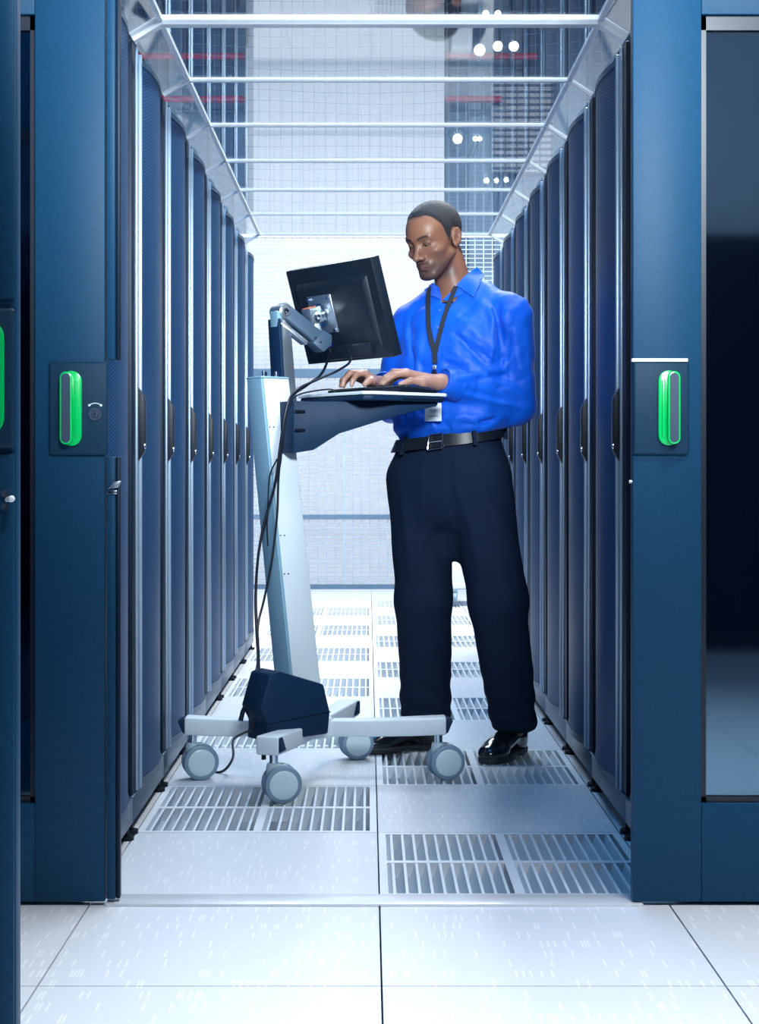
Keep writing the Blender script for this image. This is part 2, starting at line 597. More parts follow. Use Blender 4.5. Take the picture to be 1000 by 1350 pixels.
# ================================================================== RACK ROWS
def make_rack(s):
    """one cabinet; local x=0 is the face (towards the aisle is s*x>0), y from 0 to 0.6 along the row"""
    r = thing('server_rack', (0, 0, 0))

    def bx(m, x0, x1, y0, y1, z0, z1):
        xs = sorted((s * x0, s * x1))
        return m.box((xs[0], y0, z0), (xs[1], y1, z1))
    kw = dict(world_space=False)
    bx(MB(), -1.05, -0.034, 0.004, 0.596, 0.07, 1.985).build('body', 'rack', r, smooth=0, **kw)
    bx(MB(), -0.033, -0.004, 0.010, 0.120, 0.10, 1.985).build('frame_panel', 'rack', r, bevel=0.003, **kw)
    bx(MB(), -0.006, 0.002, 0.066, 0.080, 0.10, 1.985).build('post', 'post', r, bevel=0.003, **kw)
    bx(MB(), -0.006, 0.007, 0.104, 0.116, 0.10, 1.975).build('post', 'post', r, bevel=0.003, **kw)
    # bulged perforated door
    n, y0, y1, A = 18, 0.126, 0.545, 0.022

    def xs(t, grow=0.0):
        return -0.006 + grow + A * math.sin(math.pi * t) ** 0.9

    def curved(z0, z1, grow, th, ya=y0, yb=y1):
        m = MB()
        vs, fs = [], []
        for i in range(n + 1):
            t = i / n
            y = ya + (yb - ya) * t
            xo = xs(t, grow)
            for (xx, zz) in ((xo, z0), (xo, z1), (xo - th, z1), (xo - th, z0)):
                vs.append((s * xx, y, zz))
        for i in range(n):
            for c in range(4):
                a, b = i * 4 + c, i * 4 + (c + 1) % 4
                fs.append((a, b, b + 4, a + 4))
        fs += [(3, 2, 1, 0), (n * 4, n * 4 + 1, n * 4 + 2, n * 4 + 3)]
        return m.add(vs, fs)
    door = curved(0.118, 1.957, 0, 0.012).build('door', 'perf', r, **kw)
    curved(1.957, 1.972, 0.003, 0.02).build('top_rim', 'trim_pale', door, **kw)
    curved(0.100, 0.118, 0.003, 0.02).build('bottom_rim', 'rail', door, **kw)
    # slim swing handle over the posts
    prof = [(0.0, 0.935), (0.016, 0.962), (0.018, 0.975), (0.018, 1.085), (0.016, 1.098), (0.0, 1.125)]
    h = MB().prism([(s * a, b) for a, b in prof], (0, 0, 0), (1, 0, 0), (0, 0, 1), (0, 1, 0), 0.082, 0.112).build('handle', 'black', door, bevel=0.003, **kw)
    bx(MB(), 0.014, 0.0205, 0.076, 0.086, 0.966, 0.980).build('latch', 'chrome', door, bevel=0.002, **kw)
    bx(MB(), -0.034, 0.0, 0.003, 0.597, 0.034, 0.098).build('base_rail', 'rail', r, bevel=0.003, **kw)
    for yy in (0.035, 0.565):
        f = MB().cyl((s * -0.012, yy, 0), (s * -0.012, yy, 0.010), 0.020, seg=14)
        f.cyl((s * -0.012, yy, 0.010), (s * -0.012, yy, 0.040), 0.007, seg=10)
        f.build('foot', 'black', r, **kw)
    return r


ORD = ['nearest the aisle entrance', 'second from the aisle entrance', 'third from the aisle entrance',
       'fourth from the aisle entrance', 'fifth from the aisle entrance', 'sixth from the aisle entrance',
       'seventh from the aisle entrance', 'last at the far end']
RY0, RN = 3.386, 8
for s, fx, side in ((1, LH, 'left'), (-1, RH, 'right')):
    proto = make_rack(s)
    for i in range(RN):
        r = proto if i == 0 else copy_tree(proto)
        if i == 0:
            protoref = proto
        r.location = (fx, RY0 + 0.6 * i, 0)
        tag(r, 'black server rack with bulged mesh door in the %s row, %s' % (side, ORD[i]), 'server rack',
            'server racks in the %s row' % side)

# ================================================================== CLEAR ROOF OVER THE AISLE
RZ, RLX, RRX, SZ = 2.030, -0.516, 0.576, 1.987
roof = thing('aisle_roof', (0, 3.985, RZ), 'clear trapezoid roof with white ribs spanning the two rack rows', 'roof')
NR = 7
for k in range(NR):
    y = 3.985 + 0.6 * k
    hw, hh = (0.016, 0.012) if k == 0 else (0.007, 0.006)
    MB().box((RLX, y - hw, RZ - hh), (RRX, y + hw, RZ + hh)).build('rib', 'rib', roof, smooth=0)
    for a, b in (((RLX, RZ), (LH - 0.002, SZ)), ((RRX, RZ), (RH + 0.002, SZ))):
        d = Vector((b[0] - a[0], 0, b[1] - a[1]))
        c = Vector((a[0], y, a[1])) + d / 2
        u = d.normalized()
        MB().obox(c, u, (0, 1, 0), u.cross(Vector((0, 1, 0))), d.length, hw * 2, hh * 2).build('slant_rib', 'rib', roof, smooth=0)
for xx in (RLX, RRX):
    MB().box((xx - 0.007, 3.40, RZ - 0.005), (xx + 0.007, 7.59, RZ + 0.007)).build('ridge_bar', 'rib', roof, smooth=0)
ys = [3.40] + [3.985 + 0.6 * k for k in range(NR)]
for k in range(NR):
    ya, yb = ys[k] + 0.008, ys[k + 1] - 0.008
    MB().box((RLX + 0.008, ya, RZ - 0.0015), (RRX - 0.008, yb, RZ + 0.0015)).build('roof_pane', 'clear', roof, smooth=0)
    for a, b in (((RLX - 0.006, RZ - 0.004), (LH - 0.002, SZ)), ((RRX + 0.006, RZ - 0.004), (RH + 0.002, SZ))):
        d = Vector((b[0] - a[0], 0, b[1] - a[1]))
        u = d.normalized()
        c = Vector((a[0], (ya + yb) / 2, a[1])) + d / 2
        MB().obox(c, u, (0, 1, 0), u.cross(Vector((0, 1, 0))), d.length, yb - ya, 0.003).build('side_pane', 'clear', roof, smooth=0)

# ================================================================== AISLE DOORS
def lock_plate(parent, cx, cz, Y, s, w=0.123, h=0.195, key=True, hx=None):
    """cover plate with green swing handle; s=+1 when the open side (latch edge) is to the right"""
    pl = MB().box((cx - w / 2, Y - 0.012, cz - h / 2), (cx + w / 2, Y, cz + h / 2)).build('lock_plate', 'plate', parent, bevel=0.006, seg=3)
    if hx is None: hx = cx - s * 0.0125
    out = stadium(0.043, 0.157)
    MB().prism(out, (hx, Y - 0.012, cz), (1, 0, 0), (0, 0, 1), (0, -1, 0), 0, 0.010).build('handle_base', 'green', pl, bevel=0.002)
    # the proud grip, offset to the far side so that its flank shows
    gx = hx - s * 0.0085
    hd = MB().prism(stadium(0.026, 0.152), (gx, Y - 0.022, cz), (1, 0, 0), (0, 0, 1), (0, -1, 0), 0, 0.016).build('handle', 'green', pl, bevel=0.002)
    MB().prism(stadium(0.0185, 0.144), (gx, Y - 0.038, cz), (1, 0, 0), (0, 0, 1), (0, -1, 0), 0, 0.0006).build('handle_inset', 'slot', pl)
    MB().prism(stadium(0.0075, 0.120), (hx + s * 0.011, Y - 0.022, cz), (1, 0, 0), (0, 0, 1), (0, -1, 0), 0, 0.004).build('handle_ridge', 'green', pl, bevel=0.0015)
    if key:
        kx, kz = cx + s * 0.036, cz - 0.012
        MB().lathe((kx, Y - 0.012, kz), (0, -1, 0), [(0, 0.0135), (0.004, 0.0135), (0.004, 0.010), (0.003, 0.0095), (0.003, 0.0078), (0.006, 0.0068), (0.0062, 0.001)], 24).build('key_cylinder', 'slot', pl, smooth=30)
        MB().box((kx - 0.001, Y - 0.0195, kz - 0.005), (kx + 0.001, Y - 0.0182, kz + 0.005)).build('keyhole', 'black', pl, smooth=0)
        arc = [(kx + 0.019 * math.cos(t), Y - 0.0128, kz + 0.004 + 0.019 * math.sin(t)) for t in [math.radians(a) for a in range(50, 131, 10)]]
        mk = MB().tube(arc, 0.0011, 6)
        for e in (arc[0], arc[-1]):
            mk.box((e[0] - 0.0022, Y - 0.0138, e[2] - 0.0022), (e[0] + 0.0022, Y - 0.012, e[2] + 0.0022))
        mk.build('key_mark', 'white_mark', pl)
    return pl


def leaf(name, x_in, x_out, Y, s, label, top=2.16, zr0=0.214, zr1=1.867, stile=0.155):
    """door leaf; x_in is the edge on the aisle side, s=+1 for a leaf left of the aisle"""
    t = thing(name, ((x_in + x_out) / 2, Y + 0.02, 0), label, 'door')
    d = -s
    xi2 = x_in + d * stile
    xo2 = x_out - d * 0.08

    def bx(xa, xb, z0, z1, ya=Y, yb=Y + 0.030):
        return MB().box((min(xa, xb), ya, z0), (max(xa, xb), yb, z1))
    bx(x_in, xi2, 0.008, top).build('lock_stile', 'door', t, bevel=0.003)
    bx(x_out, xo2, 0.008, top).build('hinge_stile', 'door', t, bevel=0.003)
    bx(xi2, xo2, 0.008, zr0).build('bottom_panel', 'door', t, bevel=0.002)
    bx(xi2, xo2, zr1, top).build('top_panel', 'door', t, bevel=0.002)
    bx(xi2, xo2, zr0, zr1, Y + 0.020, Y + 0.026).build('glass_pane', 'glass', t, smooth=0)
    fr = MB()
    for a, b, z0, z1 in ((xi2, xi2 + d * 0.012, zr0, zr1), (xo2 - d * 0.012, xo2, zr0, zr1), (xi2, xo2, zr0, zr0 + 0.012), (xi2, xo2, zr1 - 0.03, zr1)):
        fr.box((min(a, b), Y + 0.012, z0), (max(a, b), Y + 0.03, z1))
    fr.build('pane_frame', 'door_dark', t, smooth=0)
    return t


YD = 3.352
XL, XR = -0.551, 0.554
ll = leaf('aisle_door', XL, -1.36, YD, 1, 'open left aisle door with green handle and key lock', stile=0.147)
lock_plate(ll, -0.605, 1.041, YD, 1)
for z0, z1 in ((0.012, 0.940), (1.144, 2.15)):
    e = MB().box((XL + 0.003, YD + 0.002, z0), (XL + 0.021, YD + 0.03, z1)).build('edge_strip', 'door', ll, bevel=0.003)
    MB().box((XL + 0.0215, YD + 0.010, z0), (XL + 0.030, YD + 0.03, z1)).build('edge_seal', 'rack', e, bevel=0.002)
MB().box((XL + 0.004, YD - 0.004, 0.862), (XL + 0.026, YD + 0.02, 0.870)).build('latch_tongue', 'chrome', ll, bevel=0.001)
MB().hexa([(XL + 0.006, YD - 0.005, 0.872), (XL + 0.028, YD - 0.005, 0.876), (XL + 0.028, YD + 0.012, 0.876), (XL + 0.006, YD + 0.012, 0.872),
           (XL + 0.020, YD - 0.005, 0.888), (XL + 0.033, YD - 0.005, 0.890), (XL + 0.033, YD + 0.012, 0.890), (XL + 0.020, YD + 0.012, 0.888)]).build('latch_hook', 'steel', ll, bevel=0.001)

rl = leaf('aisle_door', XR, 1.40, YD, -1, 'open right aisle door with green handle and no key lock', stile=0.144)
lock_plate(rl, 0.612, 1.042, YD, -1, w=0.117, key=False, hx=0.6255)
MB().box((XR - 0.004, YD - 0.014, 1.1385), (XR + 0.113, YD - 0.0005, 1.1455)).build('plate_lip', 'white_mark', rl, bevel=0.001)
MB().cyl((XR - 0.0, YD + 0.01, 0.888), (XR - 0.006, YD + 0.01, 0.888), 0.004, seg=10).build('edge_screw', 'steel', rl)

YN = 2.23
nl = leaf('cabinet_door', -0.490, -1.25, YN, 1, 'nearest cabinet door cut off by the left picture edge', stile=0.15)
lock_plate(nl, -0.552, 1.040, YN, 1, key=False, hx=-0.5245)
MB().box((-0.514, YN - 0.006, 1.150), (-0.492, YN - 0.0005, 2.14)).build('edge_strip', 'door', nl, bevel=0.002)
MB().box((-0.514, YN - 0.006, 0.012), (-0.492, YN - 0.0005, 0.935)).build('edge_strip', 'door', nl, bevel=0.002)
for zz in (0.880, 0.861):
    MB().lathe((-0.504, YN - 0.006, zz), (0, -1, 0), [(0, 0.0055), (0.002, 0.0055), (0.002, 0.003), (0.001, 0.001)], 14).build('screw', 'slot', nl)
MB().lathe((-0.502, YN - 0.006, 0.871), (0.6, -0.8, 0.1), [(0, 0.003), (0.012, 0.0045), (0.018, 0.0045), (0.020, 0.002)], 12).build('bolt', 'white_mark', nl)

# ================================================================== BACKGROUND
YF = 12.3
fence = thing('wire_fence', (0, YF, 0), 'wire mesh fence across the far end of the aisle, roof reflections modelled as netting above', 'fence')
for z0, z1, nm in ((0.0, 0.035, 'fence_rail'), (0.54, 0.572, 'fence_rail'), (1.625, 1.69, 'fence_rail')):
    MB().box((-1.9, YF - 0.02, z0), (1.9, YF + 0.02, z1)).build('rail', nm, fence, smooth=0)
MB().box((-1.9, YF - 0.02, 2.70), (1.9, YF + 0.02, 2.725)).build('top_rail', 'wallwhite', fence, smooth=0)
for xx in (-1.88, -0.185, 1.5):
    MB().box((xx - 0.008, YF - 0.012, 0.035), (xx + 0.008, YF + 0.012, 2.70)).build('post', 'wire', fence, smooth=0)
m = MB()
xx = -1.86
while xx < 1.9:
    m.box((xx - 0.0035, YF - 0.003, 0.03), (xx + 0.0035, YF + 0.003, 2.7)); xx += 0.067
zz = 0.06
while zz < 2.7:
    m.box((-1.9, YF + 0.003, zz - 0.003), (1.9, YF + 0.008, zz + 0.003)); zz += 0.034
mm = m.build('mesh', 'wire', fence, smooth=0); mm['kind'] = 'stuff'
m = MB()  # sagging netting stands in for the ceiling grid reflected in the roof
xx = -1.86
while xx < 1.9:
    m.box((xx - 0.0018, YF - 0.002, 2.725), (xx + 0.0018, YF + 0.002, 5.15)); xx += 0.085
zz = 2.80
while zz < 5.15:
    m.tube([(-1.9 + 3.8 * q / 10, YF + 0.006, zz + 0.06 * (q / 5 - 1) ** 2 - 0.012 * math.sin(q * 1.3 + zz * 7)) for q in range(11)], 0.0020, 4); zz += 0.085
mm = m.build('roof_reflection_mesh', 'reflected_grid', fence, smooth=0); mm['kind'] = 'stuff'

for i, (z, xa, xb, where) in enumerate(((4.47, -2.6, -1.05, 'upper of two pipes on the left'), (4.10, -2.6, -1.05, 'lower of two pipes on the left'),
                                        (4.47, 0.66, 1.45, 'upper of two pipes on the right'), (4.10, 0.66, 1.15, 'lower of two pipes on the right'))):
    p = thing('sprinkler_pipe', ((xa + xb) / 2, 13.75, z), 'thin red pipe high on the back wall, ' + where, 'pipe', 'red pipes on the back wall')
    MB().cyl((xa, 13.75, z), (xb, 13.75, z), 0.028, seg=12).build('pipe', 'red', p)
    for q in (0.2, 0.7):
        xx = xa + (xb - xa) * q
        MB().box((xx - 0.012, 13.74, z - 0.03), (xx + 0.012, 14.04, z + 0.03)).build('bracket', 'wallblue2', p, smooth=0)

FL = [(632, 66, 7, 'leftmost of the upper three'), (656, 61, 6, 'middle of the upper three'), (677, 61, 6, 'rightmost of the upper three'),
      (603, 183, 6, 'alone beside the white wall'), (626, 183, 3, 'small one right of the lone big lamp'), (632, 183, 3, 'outermost beside the lone big lamp'),
      (641, 238, 3.5, 'left of the lowest trio'), (654, 238, 3, 'middle of the lowest trio'), (667, 237, 3, 'right of the lowest trio'),
      (640, 18, 4, 'stand-in for a roof reflection, top left by the roof frame'), (656, 18, 4, 'stand-in for a roof reflection, top middle by the roof frame')]  # last two stand in for glints reflected in the roof, modelled as lamps
for (px, py, rp, where) in FL:
    p = pix(px, py, 13.2)
    r = rp * 13.2 / FPX
    t = thing('floodlight', p, 'glowing round floodlight hung by the back wall, ' + where, 'lamp', 'floodlights by the back wall')
    ax = Vector((-0.1, -1, -0.25)).normalized()
    MB().lathe(p + ax * -r * 1.6, ax, [(0, r * 0.5), (r * 0.6, r * 0.9), (r * 1.5, r * 1.15), (r * 1.6, r * 1.15)], 18).build('housing', 'steel', t)
    MB().lathe(p + ax * 0.001, ax, [(0, r), (r * 0.15, r * 0.9), (r * 0.25, r * 0.3)], 18).build('lens', 'lamp', t)
    MB().cyl(p - ax * r * 1.5, (p.x, 14.05, p.z + 0.02), 0.006, seg=8).build('wall_arm', 'steel', t)

gp = thing('louvre_panel', (1.30, 13.8, 3.6), 'pale panel with a dark grid high on the back wall, right side', 'panel')
MB().box((1.07, 13.86, 3.50), (1.60, 13.95, 4.32)).build('backing', 'wallwhite', gp, smooth=0)
for i in range(15):
    z = 3.52 + i * 0.055
    MB().box((1.07, 13.83, z), (1.60, 13.86, z + 0.014)).build('slat', 'wallblue', gp, smooth=0)
for i in range(6):
    xx = 1.08 + i * 0.1
    MB().box((xx, 13.82, 3.50), (xx + 0.008, 13.83, 4.32)).build('bar', 'wallblue', gp, smooth=0)

# low white trolley far beyond the aisle, glimpsed between the legs
bt = thing('trolley', (0.63, 10.9, 0), 'low white trolley with casters beyond the racks, seen between the legs', 'trolley')
MB().box((0.55, 10.7, 0.12), (0.78, 11.1, 0.16)).build('deck', 'cartwhite', bt, bevel=0.005)
MB().box((0.56, 10.72, 0.16), (0.70, 11.05, 0.30)).build('box', 'cartwhite', bt, bevel=0.006)
MB().hexa([(0.715, 10.72, 0.16), (0.80, 10.72, 0.16), (0.80, 10.9, 0.16), (0.715, 10.9, 0.16), (0.69, 10.72, 0.28), (0.74, 10.72, 0.28), (0.74, 10.9, 0.28), (0.69, 10.9, 0.28)]).build('motor', 'cartnavy', bt, bevel=0.006)
for xx in (0.58, 0.75):
    for yy in (10.74, 11.04):
        MB().lathe((xx - 0.015, yy, 0.05), (1, 0, 0), [(0, 0.03), (0.004, 0.05), (0.026, 0.05), (0.03, 0.03)], 18).build('wheel', 'tyre', bt)
        MB().box((xx - 0.02, yy - 0.015, 0.06), (xx + 0.02, yy + 0.015, 0.12)).build('fork', 'fork', bt, smooth=0)

# ================================================================== COMPUTER CART
HUB = Vector((-0.163, 4.73, 0))
F = Vector((0.81, 0.586, 0)).normalized()
S = Vector((F.y, -F.x, 0))
UP = Vector((0, 0, 1))


def cw(f, s_, z):
    return HUB + F * f + S * s_ + UP * z


cart = thing('computer_cart', HUB, 'white rolling computer cart with leaning column and four grey casters', 'cart')
wheels = [(-0.28, 0.21), (-0.294, -0.212), (0.294, 0.212), (0.27, -0.21)]
names = ['front', 'left', 'right', 'back']
for (f, s_) in wheels:
    end = cw(f, s_, 0)
    d = (end - HUB).normalized()
    n = Vector((-d.y, d.x, 0))
    L = (end - HUB).length
    ext = 0.014 if d.x < -0.9 else 0.030
    # leg with a slightly dropping, widening arm
    pts = []
    prof = [(0.03, 0.028, 0.128, 0.176), (L * 0.55, 0.027, 0.128, 0.178), (L * 0.8, 0.030, 0.130, 0.182), (L + ext, 0.033, 0.134, 0.186)]
    vs, fs = [], []
    for (t, w, z0, z1) in prof:
        c = HUB + d * t
        vs += [c - n * w + UP * z0, c + n * w + UP * z0, c + n * w + UP * z1, c - n * w + UP * z1]
    for i in range(len(prof) - 1):
        for c in range(4):
            a, b = i * 4 + c, i * 4 + (c + 1) % 4
            fs.append((a, b, b + 4, a + 4))
    e = (len(prof) - 1) * 4
    fs += [(3, 2, 1, 0), (e, e + 1, e + 2, e + 3)]
    leg = finish('leg', vs, fs, 'cartwhite', cart, bevel=0.006, seg=3)
    c = HUB + d * (L + ext)
    sdn = n if n.x > 0 else -n
    if abs(d.y) > 0.5:            # cap wraps the flank of the legs that run front to back
        q = c + sdn * 0.0325
        MB().hexa([q - d * 0.060 + UP * 0.140, q - d * 0.004 + UP * 0.140, q - d * 0.004 + sdn * 0.004 + UP * 0.142, q - d * 0.060 + sdn * 0.002 + UP * 0.142,
                   q - d * 0.030 + UP * 0.182, q - d * 0.004 + UP * 0.182, q - d * 0.004 + sdn * 0.004 + UP * 0.180, q - d * 0.030 + sdn * 0.002 + UP * 0.180]).build('end_cap', 'cartnavy', leg, bevel=0.001)
    else:
        MB().hexa([c - n * 0.031 + UP * 0.137, c - n * 0.031 + d * 0.006 + UP * 0.142, c + n * 0.031 + d * 0.006 + UP * 0.142, c + n * 0.031 + UP * 0.137,
                   c - n * 0.031 + UP * 0.183, c - n * 0.031 + d * 0.020 + UP * 0.176, c + n * 0.031 + d * 0.020 + UP * 0.176, c + n * 0.031 + UP * 0.183]).build('end_cap', 'cartnavy', leg, bevel=0.002)
    # caster
    wc_ = end + Vector((0.008, -0.004, 0))
    st = MB().cyl(wc_ + UP * 0.100, wc_ + UP * 0.140, 0.012, seg=14)
    cas = st.build('caster', 'chrome', cart)
    axd = Vector((0.25, -0.97, 0)).normalized()
    rd = Vector((axd.y, -axd.x, 0))
    ctr = wc_ - rd * 0.022 + UP * 0.0525
    fk = MB()
    fk.lathe(wc_ + UP * 0.062, UP, [(0, 0.020), (0.036, 0.021), (0.046, 0.019), (0.048, 0.012)], 20)
    fk.prism([(-0.02, 0.0), (0.028, 0.0), (0.030, 0.030), (0.016, 0.048), (-0.015, 0.052)], ctr + UP * 0.0, rd, UP, axd, -0.010, 0.010)
    fk.build('fork', 'fork', cas, bevel=0.002)
    for sd in (-1, 1):
        o = ctr + axd * (sd * 0.011)
        a = axd * sd
        w = MB().lathe(o, a, [(0, 0.040), (0, 0.046), (0.004, 0.0515), (0.012, 0.0525), (0.018, 0.0505), (0.0205, 0.045), (0.0205, 0.039)], 36).build('wheel', 'tyre', cas, smooth=35)
        MB().lathe(o + a * 0.0185, a, [(0, 0.0395), (0.002, 0.0395), (0.003, 0.037), (0.0045, 0.028), (0.0055, 0.014), (0.0058, 0.002)], 36).build('hub', 'hub', cas, smooth=35)
# hub block
MB().lathe(HUB + UP * 0.126, UP, [(0, 0.055), (0.004, 0.06), (0.05, 0.06), (0.056, 0.055)], 28).build('hub_block', 'cartwhite', cart)
# navy power box
prof = [(0.0, 0.148), (0.003, 0.200), (-0.020, 0.243), (0.012, 0.338), (0.045, 0.345), (0.195, 0.296), (0.217, 0.215), (0.210, 0.152)]
o = cw(-0.239, 0, 0)
pb = MB().prism(prof, o, F, UP, S, 0.018, 0.123).build('power_box', 'cartnavy', cart, bevel=0.006, seg=2)
MB().prism([(0.004, 0.197), (0.0045, 0.1995), (0.2175, 0.2165), (0.217, 0.214)], o, F, UP, S, 0.1205, 0.1236).build('seam', 'black', pb, smooth=0)
# column
A_ = cw(0.012, -0.070, 0.150)
B_ = A_ + Vector((-0.103, 0.0, 1.035))
nS, nF = S, F
col_ax = (B_ - A_).normalized()


def section(c, wf, ws, z=None):
    return [c - nF * wf - nS * ws, c + nF * wf - nS * ws, c + nF * wf + nS * ws, c - nF * wf + nS * ws]


lw = MB().hexa(section(A_, 0.049, 0.045) + section(B_, 0.045, 0.042)).build('column', 'cartwhite', cart, bevel=0.004)
off = -nF * 0.0475
MB().hexa(section(A_ - nF * 0.052, 0.006, 0.044) + section(B_ - nF * 0.048, 0.006, 0.041)).build('column_cover', 'cartgrey', cart, bevel=0.003)
MB().hexa(section(B_ - nF * 0.004, 0.050, 0.043) + section(B_ - nF * 0.004 + UP * 0.006, 0.049, 0.042)).build('column_cap', 'cartgrey', cart, bevel=0.002)
for t in (0.12, 0.44, 0.55, 0.86):
    for q in (-0.028, -0.042):
        c = A_.lerp(B_, t) + nS * 0.0442 + nF * q
        MB().cyl(c, c + nS * 0.0012, 0.0022, seg=8).build('screw', 'black', lw)
for q in ((-0.03, 0.02), (0.0, -0.02), (0.01, 0.025)):
    c = B_ + nF * q[0] + nS * q[1]
    MB().cyl(c + UP * 0.006, c + UP * 0.022, 0.006, seg=10).build('cap_bolt', 'chrome', cart)
# monitor post
P0 = B_ + nF * 0.055 - nS * 0.01 + Vector((0.012, 0, -0.10))
P1 = pix(369, 424, 4.80)
P1.y = P0.y
ax = (P1 - P0).normalized()
post = MB().hexa(section(P0, 0.020, 0.034) + [p + (UP * (0.02 if i in (0, 3) else -0.012)) for i, p in enumerate(section(P1, 0.018, 0.030))]).build('monitor_post', 'steel', cart, bevel=0.003)
MB().hexa(section(P0 - nF * 0.024, 0.005, 0.033) + section(P1 - nF * 0.023 + UP * 0.01, 0.005, 0.030)).build('post_cover', 'cartnavy', cart, bevel=0.003)
# pivot, arm and head bracket
PV = pix(371, 411, P1.y - 0.01)
MB().lathe(PV - S * 0.036, S, [(0, 0.010), (0.002, 0.022), (0.060, 0.022), (0.064, 0.014), (0.064, 0.010), (0.058, 0.006)], 20).build('arm_pivot', 'steel', cart)
MB().hexa(section(P1 - nF * 0.012 - UP * 0.05, 0.010, 0.020) + section(PV - nF * 0.018, 0.012, 0.022)).build('pivot_bracket', 'cartgrey', cart, bevel=0.004)
AE = pix(414, 446, P1.y + 0.02)
ad = (AE - PV).normalized()
an = S.cross(ad).normalized()
if an.z < 0: an = -an
MB().obox((PV + AE) / 2 + an * 0.004, ad, an, S, (AE - PV).length + 0.03, 0.046, 0.045).build('arm', 'armgrey', cart, bevel=0.008, seg=3)
MB().obox((PV + AE) / 2 - an * 0.033 - ad * 0.002, ad, an, S, (AE - PV).length * 0.82, 0.014, 0.034).build('arm_link', 'steel', cart, bevel=0.004)
MB().lathe(PV + S * 0.022, S, [(0, 0.012), (0.004, 0.012), (0.005, 0.006), (0.004, 0.003)], 16).build('pivot_cap', 'chrome', cart)
# monitor placement
MW, MH, MT = 0.43, 0.300, 0.035
MC = pix(451, 411, 4.86)
wd = Vector((0.265, -0.34, 0)).normalized()           # picture left -> right, towards the camera
bn0 = Vector((wd.y, -wd.x, 0))                        # back normal, towards the camera side
if bn0.y > 0: bn0 = -bn0
tl = math.radians(17)
mu = (UP * math.cos(tl) + bn0 * math.sin(tl)).normalized()
bn = wd.cross(mu).normalized()
if bn.y > 0: bn = -bn
mon = thing('computer_monitor', MC - mu * (MH / 2), 'black flat monitor seen from behind on the cart arm', 'monitor')
bodym = MB().obox(MC, wd, mu, bn, MW, MH, MT).build('housing', 'monitor', mon, bevel=0.004)
MB().obox(MC - bn * (MT / 2 + 0.0004), wd, mu, bn, MW - 0.03, MH - 0.035, 0.001).build('screen', 'screen', mon, smooth=0)
bc = MC + bn * (MT / 2)
MB().hexa([bc + wd * a + mu * b for a, b in ((-0.18, -0.125), (0.18, -0.125), (0.18, 0.105), (-0.18, 0.105))] +
          [bc + bn * 0.014 + wd * a + mu * b for a, b in ((-0.165, -0.075), (0.165, -0.075), (0.165, 0.085), (-0.165, 0.085))]).build('back_bulge', 'monitor', mon, bevel=0.003)
MB().obox(bc + bn * 0.006 - mu * 0.118 + wd * 0.02, wd, mu, bn, 0.22, 0.045, 0.016).build('port_panel', 'monitor', mon, bevel=0.003)
VC = bc + bn * 0.014 - wd * 0.055 + mu * 0.004
vp = MB().obox(VC + bn * 0.002, wd, mu, bn, 0.118, 0.118, 0.004).build('mount_plate', 'steel', cart, bevel=0.002)
for a in (-1, 1):
    for b in (-1, 1):
        c = VC + wd * a * 0.050 + mu * b * 0.050
        MB().cyl(c + bn * 0.004, c + bn * 0.010, 0.005, seg=10).build('mount_bolt', 'chrome', vp)
MB().lathe(VC + bn * 0.004, bn, [(0, 0.036), (0.006, 0.036), (0.007, 0.026), (0.022, 0.024), (0.022, 0.005)], 28).build('swivel', 'chrome', cart)
HD = VC + bn * 0.040
MB().obox(HD + mu * 0.006, wd, mu, bn, 0.046, 0.050, 0.044).build('head_block', 'steel', cart, bevel=0.004)
MB().obox(HD + mu * 0.0315 + bn * 0.006, wd, mu, bn, 0.034, 0.002, 0.026).build('warning_sticker', 'orange', cart, smooth=0)
MB().lathe(HD + wd * 0.022, wd, [(0, 0.016), (0.004, 0.016), (0.006, 0.008), (0.004, 0.004)], 18).build('head_knob', 'chrome', cart)
kn = (AE + HD) / 2
MB().prism([(-0.022, -0.024), (0.022, -0.026), (0.030, 0.010), (0.014, 0.036), (-0.018, 0.030)], AE + ad * 0.016, ad, an, S, -0.024, 0.024).build('elbow_bracket', 'armgrey', cart, bevel=0.003)
MB().cyl(AE + ad * 0.012 + an * 0.01, HD - mu * 0.012, 0.017, seg=16).build('head_stem', 'steel', cart)
for q in (-0.008, 0.012):
    c = AE + ad * (q) - an * 0.008 + S * 0.024
    MB().cyl(c, c + S * 0.002, 0.004, seg=8).build('rivet', 'chrome', cart)

# tray and bracket
TZ = 1.128
trayp = [(0.058, -0.17), (0.085, -0.185), (0.355, -0.185), (0.375, -0.165), (0.375, 0.165), (0.355, 0.185), (0.085, 0.185), (0.058, 0.17)]
tray = MB().prism(trayp, HUB + UP * TZ, F, S, UP, 0.004, 0.014).build('tray', 'cartwhite', cart, bevel=0.003, seg=2)
MB().prism([(a * 0.96 + 0.008, b * 0.965) for a, b in trayp], HUB + UP * TZ, F, S, UP, -0.012, 0.0038).build('tray_underside', 'cartnavy', cart, bevel=0.004)
MB().box((0, 0, 0), (0, 0, 0))
sl = MB().obox(cw(0.27, 0.1795, TZ - 0.006), F, S, UP, 0.15, 0.004, 0.004).build('tray_slot', 'black', tray, smooth=0)
secs = [(-0.062, -0.115, -0.010, 0.962), (0.0, -0.120, 0.008, 0.972), (0.055, -0.135, 0.060, 1.020), (0.20, -0.150, 0.140, 1.072), (0.345, -0.155, 0.160, 1.106)]
vs, fs = [], []
for (f, s0, s1, z0) in secs:
    vs += [cw(f, s0, z0), cw(f, s1, z0), cw(f, s1, TZ - 0.012), cw(f, s0, TZ - 0.012)]
for i in range(len(secs) - 1):
    for c in range(4):
        a, b = i * 4 + c, i * 4 + (c + 1) % 4
        fs.append((a, b, b + 4, a + 4))
e = (len(secs) - 1) * 4
